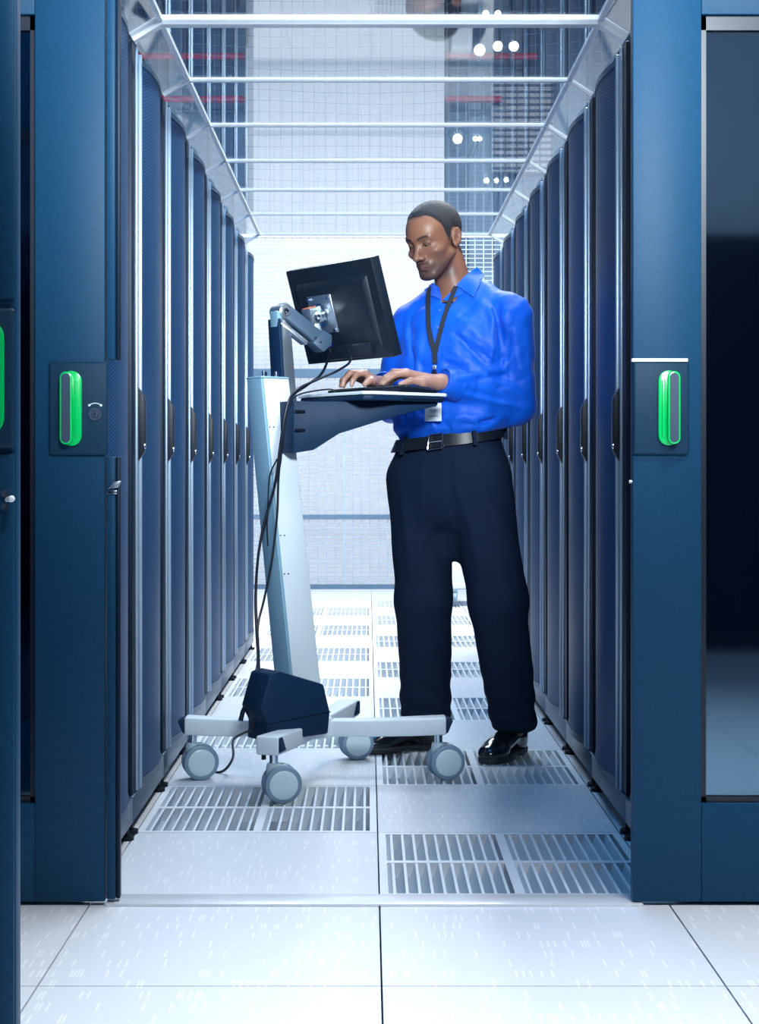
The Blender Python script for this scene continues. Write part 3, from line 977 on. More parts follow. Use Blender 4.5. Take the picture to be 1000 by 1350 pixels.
fs += [(3, 2, 1, 0), (e, e + 1, e + 2, e + 3)]
brk = finish('tray_bracket', vs, fs, 'cartnavy', cart, bevel=0.004)
for zz in (1.085, 1.030):
    a = cw(-0.045, -0.006, zz); 
    MB().obox(a + S * 0.002, F, S, UP, 0.032, 0.016, 0.008).build('slot', 'black', brk, bevel=0.001)

# keyboard
kb = thing('keyboard', cw(0.25, 0.0, TZ + 0.014), 'slim black keyboard on the cart tray under the hands', 'keyboard')
KO = HUB + F * 0.25 + UP * (TZ + 0.014)
MB().prism([(-0.07, 0.0), (0.07, 0.0), (0.07, 0.010), (-0.07, 0.018)], KO, F, UP, S, -0.185, 0.185).build('case', 'black', kb, bevel=0.002)
ksrc = None
for r in range(5):
    for c in range(18):
        f = -0.052 + r * 0.0205
        s_ = -0.1745 + c * 0.0205
        p = KO + F * f + S * s_ + UP * (0.0165 - (f + 0.07) * 0.057)
        if ksrc is None:
            ksrc = MB().hexa([F * a * 0.0085 + S * b * 0.0085 for a, b in ((-1, -1), (1, -1), (1, 1), (-1, 1))] +
                             [F * a * 0.0068 + S * b * 0.0068 + UP * 0.006 for a, b in ((-1, -1), (1, -1), (1, 1), (-1, 1))]).build('key', 'key', kb, world_space=False, smooth=0)
            ksrc.location = p - kb.location
        else:
            copy_obj(ksrc, kb, p - kb.location)
for a, b in ((-0.055, -0.165), (-0.055, 0.165)):
    c = KO + F * a + S * b
    MB().cyl(c + UP * 0.0, c + UP * 0.002, 0.006, seg=8).build('foot', 'black', kb)


# ------------------------------------------------------------------ cables
def cable(name, pts, r, label, n=8):
    o = MB().tube(catmull(pts, n), r, 8).build(name, 'cable')
    return tag(o, label, 'cable', 'black cables on the cart')


portV = bc + bn * 0.018 - mu * 0.100
c1s = portV - wd * 0.060
vg = MB().obox(c1s + mu * 0.022, wd, mu, bn, 0.016, 0.040, 0.014).build('plug', 'vga', None, bevel=0.002)
vgt = thing('video_plug', c1s, 'blue video plug in the back of the monitor', 'plug')
vg.data.transform(Matrix.Translation(-c1s)); vg.parent = vgt
MB().cyl(c1s + mu * 0.001, c1s - mu * 0.018, 0.006, 0.0035, seg=10).build('strain_relief', 'cable', vgt)
yC = 4.70
cable('video_cable', [c1s - mu * 0.016, pix(424, 492, 4.78), pix(404, 508, 4.72), pix(385, 522, yC - 0.04), pix(376, 545, yC - 0.07), pix(369, 590, yC - 0.07),
                      pix(362, 640, yC - 0.04), pix(348, 690, yC - 0.03), pix(340, 735, yC - 0.02), pix(337, 790, yC - 0.02), pix(340, 850, 4.66), pix(341, 890, 4.60), pix(338, 905, 4.585), pix(328, 935, 4.56)], 0.0042,
      'thicker black cable hanging from the blue video plug along the column')
c2s = portV + wd * 0.035
cable('power_cable', [c2s - mu * 0.004, c2s - mu * 0.045 + bn * 0.004, pix(446, 488, 4.76), pix(415, 502, 4.71), pix(392, 513, yC - 0.05), pix(380, 530, yC - 0.075), pix(372, 570, yC - 0.08), pix(367, 630, yC - 0.05),
                      pix(365, 680, yC - 0.04), pix(358, 740, yC - 0.03), pix(348, 790, yC - 0.02), pix(340, 825, 4.67), pix(340, 870, 4.62), pix(340, 900, 4.57), pix(336, 940, 4.55), pix(333, 962, 4.55)], 0.0036,
      'black power cable from the monitor bottom draped beside the column')
cable('keyboard_cable', [KO - F * 0.068 - S * 0.06 + UP * 0.008, cw(0.14, -0.07, TZ + 0.018), cw(0.07, -0.02, TZ + 0.026), pix(392, 521, 4.70), pix(380, 540, 4.66), pix(374, 570, 4.62), pix(368, 620, 4.64), pix(356, 660, 4.66), pix(352, 690, 4.66), pix(353, 720, 4.66)], 0.0024,
      'thin black keyboard cable looping off the tray')
cable('thin_cable', [pix(365, 605, 4.655), pix(355, 630, 4.67), pix(352, 680, 4.67), pix(343, 720, 4.675), pix(336, 780, 4.675), pix(337, 830, 4.665), pix(339, 870, 4.62), pix(334, 895, 4.585), pix(324, 935, 4.57)], 0.0022,
      'thinnest black wire hanging left of the column')
pc = thing('cable_plug', pix(319, 940, 4.57), 'dangling black plug left of the navy power box', 'plug')
MB().tube([pix(323, 932, 4.57), pix(320, 938, 4.57), pix(317, 950, 4.57)], 0.0068, 10).build('body', 'cable', pc)
MB().box(tuple(pix(314, 952, 4.57) - Vector((0.001, 0.004, 0.0))), tuple(pix(319, 948, 4.57) + Vector((0.001, 0.004, 0.0)))).build('pins', 'steel', pc)
cable('floor_cord', [pix(333, 962, 4.55), pix(318, 968, 4.62), pix(307, 977, 4.70), Vector((-0.405, 4.79, 0.05)), Vector((-0.44, 4.81, 0.006)), Vector((-0.50, 4.84, 0.0045)), Vector((-0.53, 4.86, 0.0045)), Vector((-0.56, 4.93, 0.0045))], 0.004,
      'black cord running from the cart base to the floor by the left caster')
for f, s_ in ((-0.19, 0.03),):
    hk = thing('strap_end', cw(f, s_, 0.09), 'short black strap end hanging under the cart leg', 'strap')
    MB().obox(cw(f, s_, 0.105), F, S, UP, 0.014, 0.006, 0.048).build('strap', 'cable', hk, bevel=0.002)

# ================================================================== PERSON (implicit surfaces -> meshes)
V = lambda *a: np.array(a, dtype=np.float64)


def sd_seg(P, a, b, ra, rb):
    ab = b - a
    t = np.clip(((P - a) @ ab) / (ab @ ab), 0, 1)
    return np.linalg.norm(P - a - t[:, None] * ab, axis=1) - (ra + (rb - ra) * t)


def sd_ell(P, c, r, R=None):
    q = P - c
    if R is not None: q = q @ R
    r = np.asarray(r, dtype=np.float64)
    k0 = np.linalg.norm(q / r, axis=1)
    k1 = np.linalg.norm(q / (r * r), axis=1) + 1e-9
    return k0 * (k0 - 1) / k1


def sd_box(P, c, hs, R, rd):
    q = np.abs((P - c) @ R) - (np.asarray(hs) - rd)
    return np.linalg.norm(np.maximum(q, 0), axis=1) + np.minimum(q.max(axis=1), 0) - rd


def smin(a, b, k):
    h = np.clip(0.5 + 0.5 * (b - a) / k, 0, 1)
    return b * (1 - h) + a * h - k * h * (1 - h)


def smax(a, b, k):
    return -smin(-a, -b, k)


def stack(P, zs, cx, cy, aa, bb, lat, fwd, pw=2.3):
    z = P[:, 2]
    x0 = np.interp(z, zs, cx); y0 = np.interp(z, zs, cy)
    a = np.interp(z, zs, aa); b = np.interp(z, zs, bb)
    dx = P[:, 0] - x0; dy = P[:, 1] - y0
    u = np.abs(dx * lat[0] + dy * lat[1]) / a
    v = np.abs(dx * fwd[0] + dy * fwd[1]) / b
    return ((u ** pw + v ** pw) ** (1 / pw) - 1) * np.minimum(a, b)


def surface_nets(fn, lo, hi, h):
    lo = np.array(lo, float); hi = np.array(hi, float)
    n = np.ceil((hi - lo) / h).astype(int) + 1
    ax = [lo[i] + h * np.arange(n[i]) for i in range(3)]
    G = np.stack(np.meshgrid(*ax, indexing='ij'), -1).reshape(-1, 3)
    D = np.empty(len(G))
    for i in range(0, len(G), 400000):
        D[i:i + 400000] = fn(G[i:i + 400000])
    D = D.reshape(n)
    ins = D < 0
    c = np.zeros(n - 1, int)
    for dx in (0, 1):
        for dy in (0, 1):
            for dz in (0, 1):
                c += ins[dx:n[0] - 1 + dx, dy:n[1] - 1 + dy, dz:n[2] - 1 + dz]
    act = (c > 0) & (c < 8)
    idx = -np.ones(n - 1, int)
    cells = np.argwhere(act)
    idx[act] = np.arange(len(cells))
    acc = np.zeros((len(cells), 3)); cnt = np.zeros(len(cells))
    corners = [(a, b, d) for a in (0, 1) for b in (0, 1) for d in (0, 1)]
    for i, ca in enumerate(corners):
        for cb in corners[i + 1:]:
            if sum(abs(p - q) for p, q in zip(ca, cb)) != 1: continue
            A = cells + np.array(ca); B = cells + np.array(cb)
            da = D[A[:, 0], A[:, 1], A[:, 2]]; db = D[B[:, 0], B[:, 1], B[:, 2]]
            m = (da < 0) != (db < 0)
            t = np.where(m, da / np.where(m, da - db, 1), 0)
            pt = A + (B - A) * t[:, None]
            acc[m] += pt[m]; cnt[m] += 1
    verts = lo + h * acc / cnt[:, None]
    faces = []
    for axis in range(3):
        sl0 = [slice(None)] * 3; sl1 = [slice(None)] * 3
        sl0[axis] = slice(0, n[axis] - 1); sl1[axis] = slice(1, n[axis])
        a = ins[tuple(sl0)]; b = ins[tuple(sl1)]
        E = np.argwhere(a != b)
        o1, o2 = [(1, 2), (2, 0), (0, 1)][axis]
        E = E[(E[:, o1] > 0) & (E[:, o2] > 0) & (E[:, o1] < n[o1] - 1) & (E[:, o2] < n[o2] - 1)]
        flip = ins[E[:, 0], E[:, 1], E[:, 2]]
        q = []
        for (s1, s2) in ((1, 1), (0, 1), (0, 0), (1, 0)):
            C = E.copy(); C[:, o1] -= s1; C[:, o2] -= s2
            q.append(idx[C[:, 0], C[:, 1], C[:, 2]])
        q = np.stack(q, 1)
        q[~flip] = q[~flip][:, ::-1]
        faces.append(q)
    F_ = np.concatenate(faces)
    return verts, F_[(F_ >= 0).all(axis=1)]


def mesh_from(name, parts, material, parent, colours=None, smooth_iters=1):
    vs, fs, cs, nv = [], [], [], 0
    for i, (v, f) in enumerate(parts):
        # light laplacian relax
        for _ in range(smooth_iters):
            e = np.concatenate([f[:, [0, 1]], f[:, [1, 2]], f[:, [2, 3]], f[:, [3, 0]]])
            acc = np.zeros_like(v); cnt = np.zeros(len(v))
            np.add.at(acc, e[:, 0], v[e[:, 1]]); np.add.at(cnt, e[:, 0], 1)
            np.add.at(acc, e[:, 1], v[e[:, 0]]); np.add.at(cnt, e[:, 1], 1)
            v = v * 0.5 + 0.5 * acc / np.maximum(cnt, 1)[:, None]
        vs.append(v); fs.append(f + nv); nv += len(v)
        if colours is not None: cs.append(colours[i](v))
    v = np.concatenate(vs); f = np.concatenate(fs)
    off = np.array(root_loc(parent)) if parent is not None else np.zeros(3)
    me = bpy.data.meshes.new(name)
    me.from_pydata((v - off).tolist(), [], f.tolist())
    me.update()
    me.shade_smooth()
    if colours is not None:
        at = me.attributes.new('local_colour', 'FLOAT_COLOR', 'POINT')
        c = np.concatenate(cs)
        at.data.foreach_set('color', np.concatenate([c, np.ones((len(c), 1))], 1).astype(np.float32).ravel())
    me.materials.append(M[material])
    o = bpy.data.objects.new(name, me)
    COL.objects.link(o)
    if parent is not None: o.parent = parent
    return o


TH = math.radians(24)
FW = V(-math.sin(TH), -math.cos(TH), 0)      # the way the trunk faces
LT = V(math.cos(TH), -math.sin(TH), 0)       # towards his left hand

# joints
shL, elL, wrL = V(0.452, 5.06, 1.395), V(0.462, 5.09, 1.125), V(0.232, 4.935, 1.186)
shR, elR, wrR = V(0.140, 5.195, 1.375), V(0.085, 5.225, 1.135), V(0.048, 5.005, 1.182)
neckB = V(0.290, 5.150, 1.470)

# ---------------------------------------------------------------- head
PH, PT, RL = math.radians(43), math.radians(20), math.radians(3)
hf = V(-math.sin(PH) * math.cos(PT), -math.cos(PH) * math.cos(PT), -math.sin(PT))
hl = V(math.cos(PH), -math.sin(PH), 0)
hu = np.cross(hl, hf); hu = hu if hu[2] > 0 else -hu
hl2 = hl * math.cos(RL) + hu * math.sin(RL); hu = hu * math.cos(RL) - hl * math.sin(RL); hl = hl2
HR = np.stack([hl, hf, hu], 1)               # columns: local x (his left), y (face), z (up)
HO = V(0.214, 5.105, 1.648)                  # between the ears at eye level


def H2W(p): return HO + HR @ np.asarray(p, float)


def head_local(P):
    return (P - HO) @ HR


def sd_head_q(q, ears=True):
    I = np.eye(3)
    q = q.copy()
    q[:, 2] = np.where(q[:, 2] < 0.0, q[:, 2] / 0.945, q[:, 2])
    ax = np.abs(q[:, 0])
    qs = np.stack([ax, q[:, 1], q[:, 2]], 1)
    d = sd_ell(q, V(0, -0.008, 0.037), (0.0765, 0.098, 0.082))
    d = smin(d, sd_ell(q, V(0, 0.030, 0.022), (0.064, 0.066, 0.072)), 0.02)
    d = smin(d, sd_ell(q, V(0, 0.036, -0.035), (0.061, 0.055, 0.066)), 0.022)
    d = smin(d, sd_ell(q, V(0, 0.050, -0.082), (0.043, 0.043, 0.036)), 0.018)
    d = smin(d, sd_ell(q, V(0, 0.080, -0.105), (0.021, 0.017, 0.0155)), 0.016)
    d = smin(d, sd_seg(qs, V(0.058, 0.004, -0.050), V(0.022, 0.072, -0.104), 0.014, 0.012), 0.018)
    d = smin(d, sd_ell(qs, V(0.047, 0.058, -0.026), (0.020, 0.024, 0.015)), 0.018)
    d = smin(d, sd_seg(qs, V(0.008, 0.090, 0.0215), V(0.044, 0.074, 0.0225), 0.0085, 0.0085), 0.012)   # brow
    d = smax(d, -sd_ell(qs, V(0.031, 0.100, 0.005), (0.019, 0.018, 0.0120)), 0.012)                 # sockets
    d = smin(d, sd_ell(qs, V(0.0315, 0.0745, 0.006), (0.0160, 0.0145, 0.0115)), 0.003)                # lids
    d = smin(d, sd_seg(qs, V(0.018, 0.083, -0.0045), V(0.044, 0.076, -0.004), 0.0035, 0.003), 0.006)    # lower lid
    # nose
    d = smin(d, sd_seg(q, V(0, 0.087, 0.010), V(0, 0.106, -0.030), 0.0070, 0.0095), 0.010)
    d = smin(d, sd_ell(q, V(0, 0.1115, -0.037), (0.0120, 0.0120, 0.0105)), 0.008)
    d = smin(d, sd_ell(qs, V(0.0140, 0.099, -0.0405), (0.0080, 0.0105, 0.0080)), 0.006)
    d = smax(d, -sd_ell(qs, V(0.0068, 0.107, -0.049), (0.0036, 0.0050, 0.0036)), 0.003)
    # muzzle, lips
    d = smin(d, sd_ell(q, V(0, 0.077, -0.066), (0.030, 0.020, 0.020)), 0.014)
    d = smin(d, sd_seg(qs, V(0.003, 0.0985, -0.0645), V(0.021, 0.0885, -0.0690), 0.0052, 0.0030), 0.004)
    d = smin(d, sd_seg(qs, V(0.000, 0.0965, -0.0765), V(0.019, 0.0885, -0.0725), 0.0066, 0.0030), 0.004)
    d = smax(d, -sd_seg(qs, V(0.0, 0.1055, -0.0700), V(0.0225, 0.0935, -0.0706), 0.0018, 0.0014), 0.003)
    d = smax(d, -sd_ell(q, V(0, 0.097, -0.0885), (0.018, 0.006, 0.0045)), 0.006)
    # temples
    d = smax(d, -sd_ell(qs, V(0.092, 0.050, 0.015), (0.022, 0.03, 0.028)), 0.02)
    if ears:
        c, s_ = math.cos(math.radians(18)), math.sin(math.radians(18))
        RE = np.array([[math.cos(0.35), math.sin(0.35), 0], [-math.sin(0.35), math.cos(0.35), 0], [0, 0, 1]]).T
        RT = np.array([[1, 0, 0], [0, c, -s_], [0, s_, c]])
        Rr = RE @ RT
        e = sd_ell(qs, V(0.079, -0.012, -0.006), (0.0068, 0.0185, 0.0320), Rr)
        e = smax(e, -sd_ell(qs, V(0.0865, -0.010, -0.003), (0.0075, 0.0110, 0.0215), Rr), 0.004)
        e = smin(e, sd_ell(qs, V(0.0765, -0.002, -0.0285), (0.0055, 0.0075, 0.0085)), 0.004)
        e = smin(e, sd_seg(qs, V(0.080, -0.006, 0.004), V(0.080, -0.016, -0.012), 0.0028, 0.0028), 0.003)
        d = smin(d, e, 0.004)
    return d


nk0, nk1 = H2W((0, -0.030, -0.055)), neckB


def sd_skin_head(P):
    d = sd_head_q(head_local(P))
    n = sd_seg(P, nk0, nk1 + V(0.0, 0.0, -0.02), 0.053, 0.060)
    # collarbone and throat cord
    n = smin(n, sd_ell(P, neckB + FW * 0.018 + V(0, 0, -0.045), (0.125, 0.085, 0.055), np.stack([LT, FW, V(0, 0, 1)], 1)), 0.03)
    return smin(d, n, 0.016)


def col_mix(base, col, w):
    return base + (np.array(col) - base) * np.clip(w, 0, 1)[:, None]


def hair_line(q):
    ax = np.abs(q[:, 0])
    y = q[:, 1]
    # hairline height along the head from back to front
    line = np.interp(y, [-0.11, -0.055, -0.035, -0.028, -0.012, 0.000, 0.010, 0.020, 0.028, 0.034, 0.046, 0.060, 0.072, 0.10],
                     [-0.060, -0.066, -0.050, 0.024, 0.030, 0.026, -0.010, 0.006, 0.034, 0.052, 0.070, 0.085, 0.090, 0.090])
    return line + 0.010 * np.clip((ax - 0.022) / 0.02, 0, 1) * np.clip((y - 0.04) / 0.02, 0, 1)


def skin_colours(v):
    q = head_local(v)
    ax = np.abs(q[:, 0])
    n = len(v)
    c = np.tile(np.array((0.205, 0.092, 0.060)), (n, 1))
    face = q[:, 2] > -0.14
    # warm forehead / cheek
    c = col_mix(c, (0.25, 0.112, 0.068), np.exp(-((q[:, 2] - 0.055) / 0.04) ** 2) * (q[:, 1] > 0.02) * 0.7)
    # stubble on jaw, chin and lip
    st = np.clip((-0.040 - q[:, 2]) / 0.035, 0, 1) * np.clip((q[:, 1] + 0.01) / 0.03, 0, 1) * np.clip((q[:, 2] + 0.135) / 0.022, 0, 1)
    c = col_mix(c, (0.040, 0.026, 0.027), st * 0.75)
    mo = np.exp(-((q[:, 2] + 0.0570) / 0.0055) ** 2) * (ax < 0.027) * (q[:, 1] > 0.075)
    c = col_mix(c, (0.022, 0.015, 0.016), mo * 0.75)
    gt = np.exp(-((q[:, 2] + 0.112) / 0.012) ** 2 - (ax / 0.022) ** 2) * (q[:, 1] > 0.05)
    c = col_mix(c, (0.02, 0.014, 0.016), gt * 0.8)
    # lips
    lp = np.exp(-((q[:, 2] + 0.0715) / 0.0085) ** 4) * (ax < 0.024) * (q[:, 1] > 0.084)
    c = col_mix(c, (0.15, 0.062, 0.058), lp * 0.85)
    c = col_mix(c, (0.02, 0.01, 0.01), np.exp(-((q[:, 2] + 0.0703) / 0.0016) ** 2) * (ax < 0.023) * (q[:, 1] > 0.084))
    # brows
    bz = 0.0235 + 0.006 * np.sin(np.clip((ax - 0.010) / 0.038, 0, 1) * 2.4) - 0.0035
    br = np.exp(-((q[:, 2] - bz) / 0.0042) ** 4) * np.clip((ax - 0.009) / 0.004, 0, 1) * np.clip((0.050 - ax) / 0.006, 0, 1) * (q[:, 1] > 0.055)
    c = col_mix(c, (0.012, 0.009, 0.010), br * 0.9)
    # lash line
    la = np.exp(-((q[:, 2] + 0.0006 - 0.0016 * np.cos((ax - 0.031) / 0.014 * 1.5)) / 0.0021) ** 2) * (np.abs(ax - 0.0315) < 0.0150) * (q[:, 1] > 0.06)
    c = col_mix(c, (0.008, 0.006, 0.007), la * 0.95)
    # darker skin tone in the eye sockets
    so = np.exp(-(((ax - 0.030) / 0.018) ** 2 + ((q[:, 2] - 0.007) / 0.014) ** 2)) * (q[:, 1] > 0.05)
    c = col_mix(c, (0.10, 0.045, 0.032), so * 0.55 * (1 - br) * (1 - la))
    hl_ = hair_line(q) - q[:, 2]
    c = col_mix(c, (0.030, 0.020, 0.020), np.clip(1 - hl_ / 0.009, 0, 1) * 0.75 * (np.abs(q[:, 0]) < 0.0775))
    # nostrils
    no = np.exp(-(((ax - 0.007) / 0.004) ** 2 + ((q[:, 2] + 0.049) / 0.003) ** 2)) * (q[:, 1] > 0.09)
    c = col_mix(c, (0.02, 0.01, 0.01), no * 0.8)
    return c


# ---------------------------------------------------------------- hands
HANDCOL = np.array((0.37, 0.200, 0.150))


def hand_sdf(P, wrist, knk, fingers, thumb, pn, forearm):
    """knk: four knuckle points (index..little); fingers: lists of joints after the knuckle; pn: back-of-hand normal"""
    d = sd_seg(P, forearm, wrist, 0.030, 0.0245)
    for i, kp in enumerate(knk):
        base = wrist + (kp - wrist) * 0.12
        d = smin(d, sd_seg(P, base - pn * 0.006, kp - pn * 0.004, 0.0175, 0.0118), 0.012)
    d = smin(d, sd_seg(P, wrist - pn * 0.010 + (knk[0] - wrist) * 0.15, thumb[0], 0.016, 0.0135), 0.014)
    prev = thumb[0]
    for j, r in zip(thumb[1:], ((0.0125, 0.0105), (0.0105, 0.0082))):
        d = smin(d, sd_seg(P, prev, j, *r), 0.006); prev = j
    for kp, js, sc in zip(knk, fingers, (1.0, 1.03, 0.98, 0.86)):
        prev = kp - pn * 0.002
        f = None
        for j, r in zip(js, ((0.0102, 0.0090), (0.0090, 0.0080), (0.0080, 0.0066))):
            s1 = sd_seg(P, prev, j, r[0] * sc, r[1] * sc)
            f = s1 if f is None else smin(f, s1, 0.004)
            prev = j
        d = smin(d, f, 0.006)
    return d


# his left hand (nearer): back of the hand up and towards the camera, fingers pointing to picture left
Lw = wrL + V(-0.008, -0.004, 0)
Lk = [V(0.120, 4.925, 1.210), V(0.119, 4.902, 1.212), V(0.124, 4.882, 1.206), V(0.134, 4.866, 1.196)]
Lk = [V(0.120, 4.866, 1.209), V(0.117, 4.884, 1.214), V(0.118, 4.904, 1.210), V(0.126, 4.922, 1.202)]
Lf = [[V(0.083, 4.850, 1.201), V(0.060, 4.845, 1.187), V(0.045, 4.844, 1.174)],
      [V(0.077, 4.872, 1.212), V(0.052, 4.868, 1.193), V(0.040, 4.868, 1.174)],
      [V(0.079, 4.898, 1.208), V(0.053, 4.897, 1.190), V(0.042, 4.897, 1.173)],
      [V(0.093, 4.924, 1.199), V(0.072, 4.926, 1.185), V(0.062, 4.927, 1.172)]]
Lt = [V(0.165, 4.868, 1.180), V(0.128, 4.850, 1.183), V(0.098, 4.840, 1.172)]
# his right hand (further): fingers reaching to picture left, arched
Rw = wrR + V(-0.012, -0.014, 0)
Rk = [V(-0.008, 4.905, 1.212), V(-0.020, 4.922, 1.214), V(-0.028, 4.942, 1.209), V(-0.030, 4.962, 1.201)]
Rf = [[V(-0.034, 4.878, 1.205), V(-0.046, 4.866, 1.186), V(-0.050, 4.862, 1.171)],
      [V(-0.055, 4.898, 1.210), V(-0.073, 4.888, 1.190), V(-0.078, 4.884, 1.171)],
      [V(-0.062, 4.922, 1.205), V(-0.080, 4.914, 1.187), V(-0.084, 4.911, 1.171)],
      [V(-0.058, 4.948, 1.196), V(-0.072, 4.942, 1.182), V(-0.075, 4.940, 1.170)]]
Rt = [V(0.010, 4.905, 1.185), V(0.000, 4.878, 1.182), V(-0.010, 4.858, 1.173)]
UPN = V(0, 0, 1)
UPL = V(0.0, -0.25, 0.97)


def hand_colour(tips):
    def fn(v):
        c = np.tile(HANDCOL, (len(v), 1))
        d = np.min([np.linalg.norm(v - t, axis=1) for t in tips], axis=0)
        return col_mix(c, (0.50, 0.31, 0.25), np.exp(-(d / 0.014) ** 2) * 0.8)
    return fn


# ---------------------------------------------------------------- shirt
SZS = [1.000, 1.020, 1.045, 1.075, 1.11, 1.20, 1.30, 1.37, 1.42, 1.46, 1.49, 1.53]
SCX = [0.262, 0.262, 0.262, 0.264, 0.266, 0.272, 0.280, 0.286, 0.290, 0.292, 0.292, 0.292]
SCY = [5.125, 5.122, 5.118, 5.116, 5.118, 5.122, 5.125, 5.13, 5.14, 5.15, 5.152, 5.152]
SA = [0.160, 0.170, 0.182, 0.187, 0.184, 0.180, 0.184, 0.184, 0.172, 0.140, 0.100, 0.070]
SB = [0.112, 0.124, 0.138, 0.142, 0.136, 0.126, 0.128, 0.122, 0.106, 0.088, 0.074, 0.066]


def shirt_base(P):
    d = smax(stack(P, SZS, SCX, SCY, SA, SB, LT, FW), P[:, 2] - 1.505, 0.02)
    d = smin(d, sd_seg(P, neckB + V(0, 0, 0.012) + LT * 0.03, shL + V(-0.02, 0, 0.012), 0.050, 0.062), 0.05)
    d = smin(d, sd_seg(P, neckB + V(0, 0, 0.004) - LT * 0.03, shR + V(0.02, 0, 0.010), 0.050, 0.060), 0.05)
    # sleeves
    aL = sd_seg(P, shL, elL, 0.073, 0.069)
    aL = smin(aL, sd_seg(P, elL, wrL + (elL - wrL) * 0.10, 0.066, 0.045), 0.035)
    aR = sd_seg(P, shR, elR, 0.071, 0.064)
    aR = smin(aR, sd_seg(P, elR, wrR + (elR - wrR) * 0.08, 0.060, 0.041), 0.03)
    d = smin(d, aL, 0.028)
    d = smin(d, aR, 0.028)
    return d


FOLDS = []


def shirt_sdf(P):
    d = shirt_base(P)
    near = np.abs(d) < 0.03
    if FOLDS and near.any():
        Q = P[near]
        dd = d[near]
        for (a, b, w, amp) in FOLDS:
            L = sd_seg(Q, a, b, 0, 0)
            ab = b - a
            t = np.clip(((Q - a) @ ab) / (ab @ ab), 0, 1)
            dd = dd - amp * np.exp(-(L / w) ** 2) * (0.35 + 0.65 * np.sin(np.pi * np.clip(t, 0.05, 0.95)))
        # soft overall rumple
        dd = dd - 0.0022 * np.sin(Q[:, 2] * 46 + Q[:, 0] * 30 + 1.5 * np.sin(Q[:, 0] * 21 + Q[:, 2] * 17)) \
            - 0.0014 * np.sin(Q[:, 0] * 90 - Q[:, 2] * 55 + 2 * np.sin(Q[:, 2] * 33))
        d[near] = dd
    return d


CAM = V(0, 0, HC)


def hit(px, py, sdf, lift=0.0, y0=4.6):
    """point of a surface met by the sight line through a picture point, lifted along its normal"""
    dr = V((px - CX) / FPX, 1.0, (CY - py) / FPX)
    t = y0
    for _ in range(200):
        p = CAM + dr * t
        d = sdf(p[None])[0]
        if d < 0.0004 or t > 5.6: break
        t += max(0.0004, d * 0.6)
    p = CAM + dr * t
    e = 0.002
    g = np.array([sdf((p + np.eye(3)[i] * e)[None])[0] - sdf((p - np.eye(3)[i] * e)[None])[0] for i in range(3)])
    g = g / (np.linalg.norm(g) + 1e-9)
    return p + g * lift, g


def fold(p0, p1, w, amp):
    a, _ = hit(*p0, shirt_base)
    b, _ = hit(*p1, shirt_base)
    FOLDS.append((a, b, w, amp * 1.9))


for f_ in [((655, 402), (662, 470), 0.012, -0.010), ((668, 410), (690, 500), 0.018, 0.007), ((650, 420), (648, 470), 0.014, 0.007),
           ((604, 420), (650, 458), 0.012, 0.008), ((600, 440), (640, 482), 0.010, -0.007), ((596, 462), (648, 500), 0.013, 0.008),
           ((560, 410), (552, 470), 0.014, 0.006), ((540, 420), (548, 500), 0.012, -0.006), ((556, 440), (545, 520), 0.014, 0.006),
           ((590, 480), (630, 500), 0.008, -0.006), ((600, 500), (640, 492), 0.010, 0.007), ((628, 488), (668, 508), 0.009, -0.007),
           ((640, 498), (690, 522), 0.012, 0.008), ((606, 512), (680, 532), 0.010, -0.005), ((620, 520), (690, 538), 0.011, 0.006),
           ((612, 490), (625, 512), 0.009, 0.006), ((640, 486), (664, 488), 0.010, 0.007), ((675, 430), (665, 480), 0.010, -0.005),
           ((694, 440), (698, 510), 0.014, 0.005), ((540, 535), (560, 560), 0.010, 0.006), ((560, 545), (590, 562), 0.010, -0.006),
           ((600, 552), (645, 548), 0.010, 0.007), ((615, 560), (655, 552), 0.008, -0.006), ((580, 540), (640, 540), 0.012, 0.005),
           ((530, 545), (545, 565), 0.008, -0.005), ((570, 555), (572, 567), 0.008, 0.005), ((596, 555), (598, 568), 0.007, 0.005),
           ((636, 402), (610, 440), 0.014, 0.006),
           ((648, 398), (657, 432), 0.006, -0.006), ((657, 432), (652, 476), 0.006, -0.006), ((612, 424), (634, 447), 0.006, 0.005),
           ((618, 452), (646, 474), 0.006, -0.005), ((660, 445), (668, 495), 0.006, 0.004), ((680, 455), (672, 510), 0.006, -0.004),
           ((632, 500), (660, 496), 0.006, -0.005), ((655, 512), (690, 500), 0.006, -0.005), ((600, 492), (618, 486), 0.006, 0.004),
           ((640, 520), (676, 540), 0.006, -0.004), ((562, 420), (570, 452), 0.006, 0.004), ((548, 452), (556, 486), 0.006, -0.004),
           ((585, 470), (612, 478), 0.007, 0.005), ((536, 548), (552, 556), 0.006, 0.004), ((610, 545), (630, 560), 0.006, 0.004), ((625, 400), (598, 425), 0.010, -0.005), ((545, 400), (535, 440), 0.012, 0.005)]:
    fold(*f_)

# belt plane: lower at the buckle, higher at the back
BELTC = V(0.262, 5.122, 1.016)
bn_ = -FW * (-0.10) + V(0, 0, 1)
bn_ = V(0, 0, 1) - FW * (-0.09) - LT * 0.115
bn_ = bn_ / np.linalg.norm(bn_)


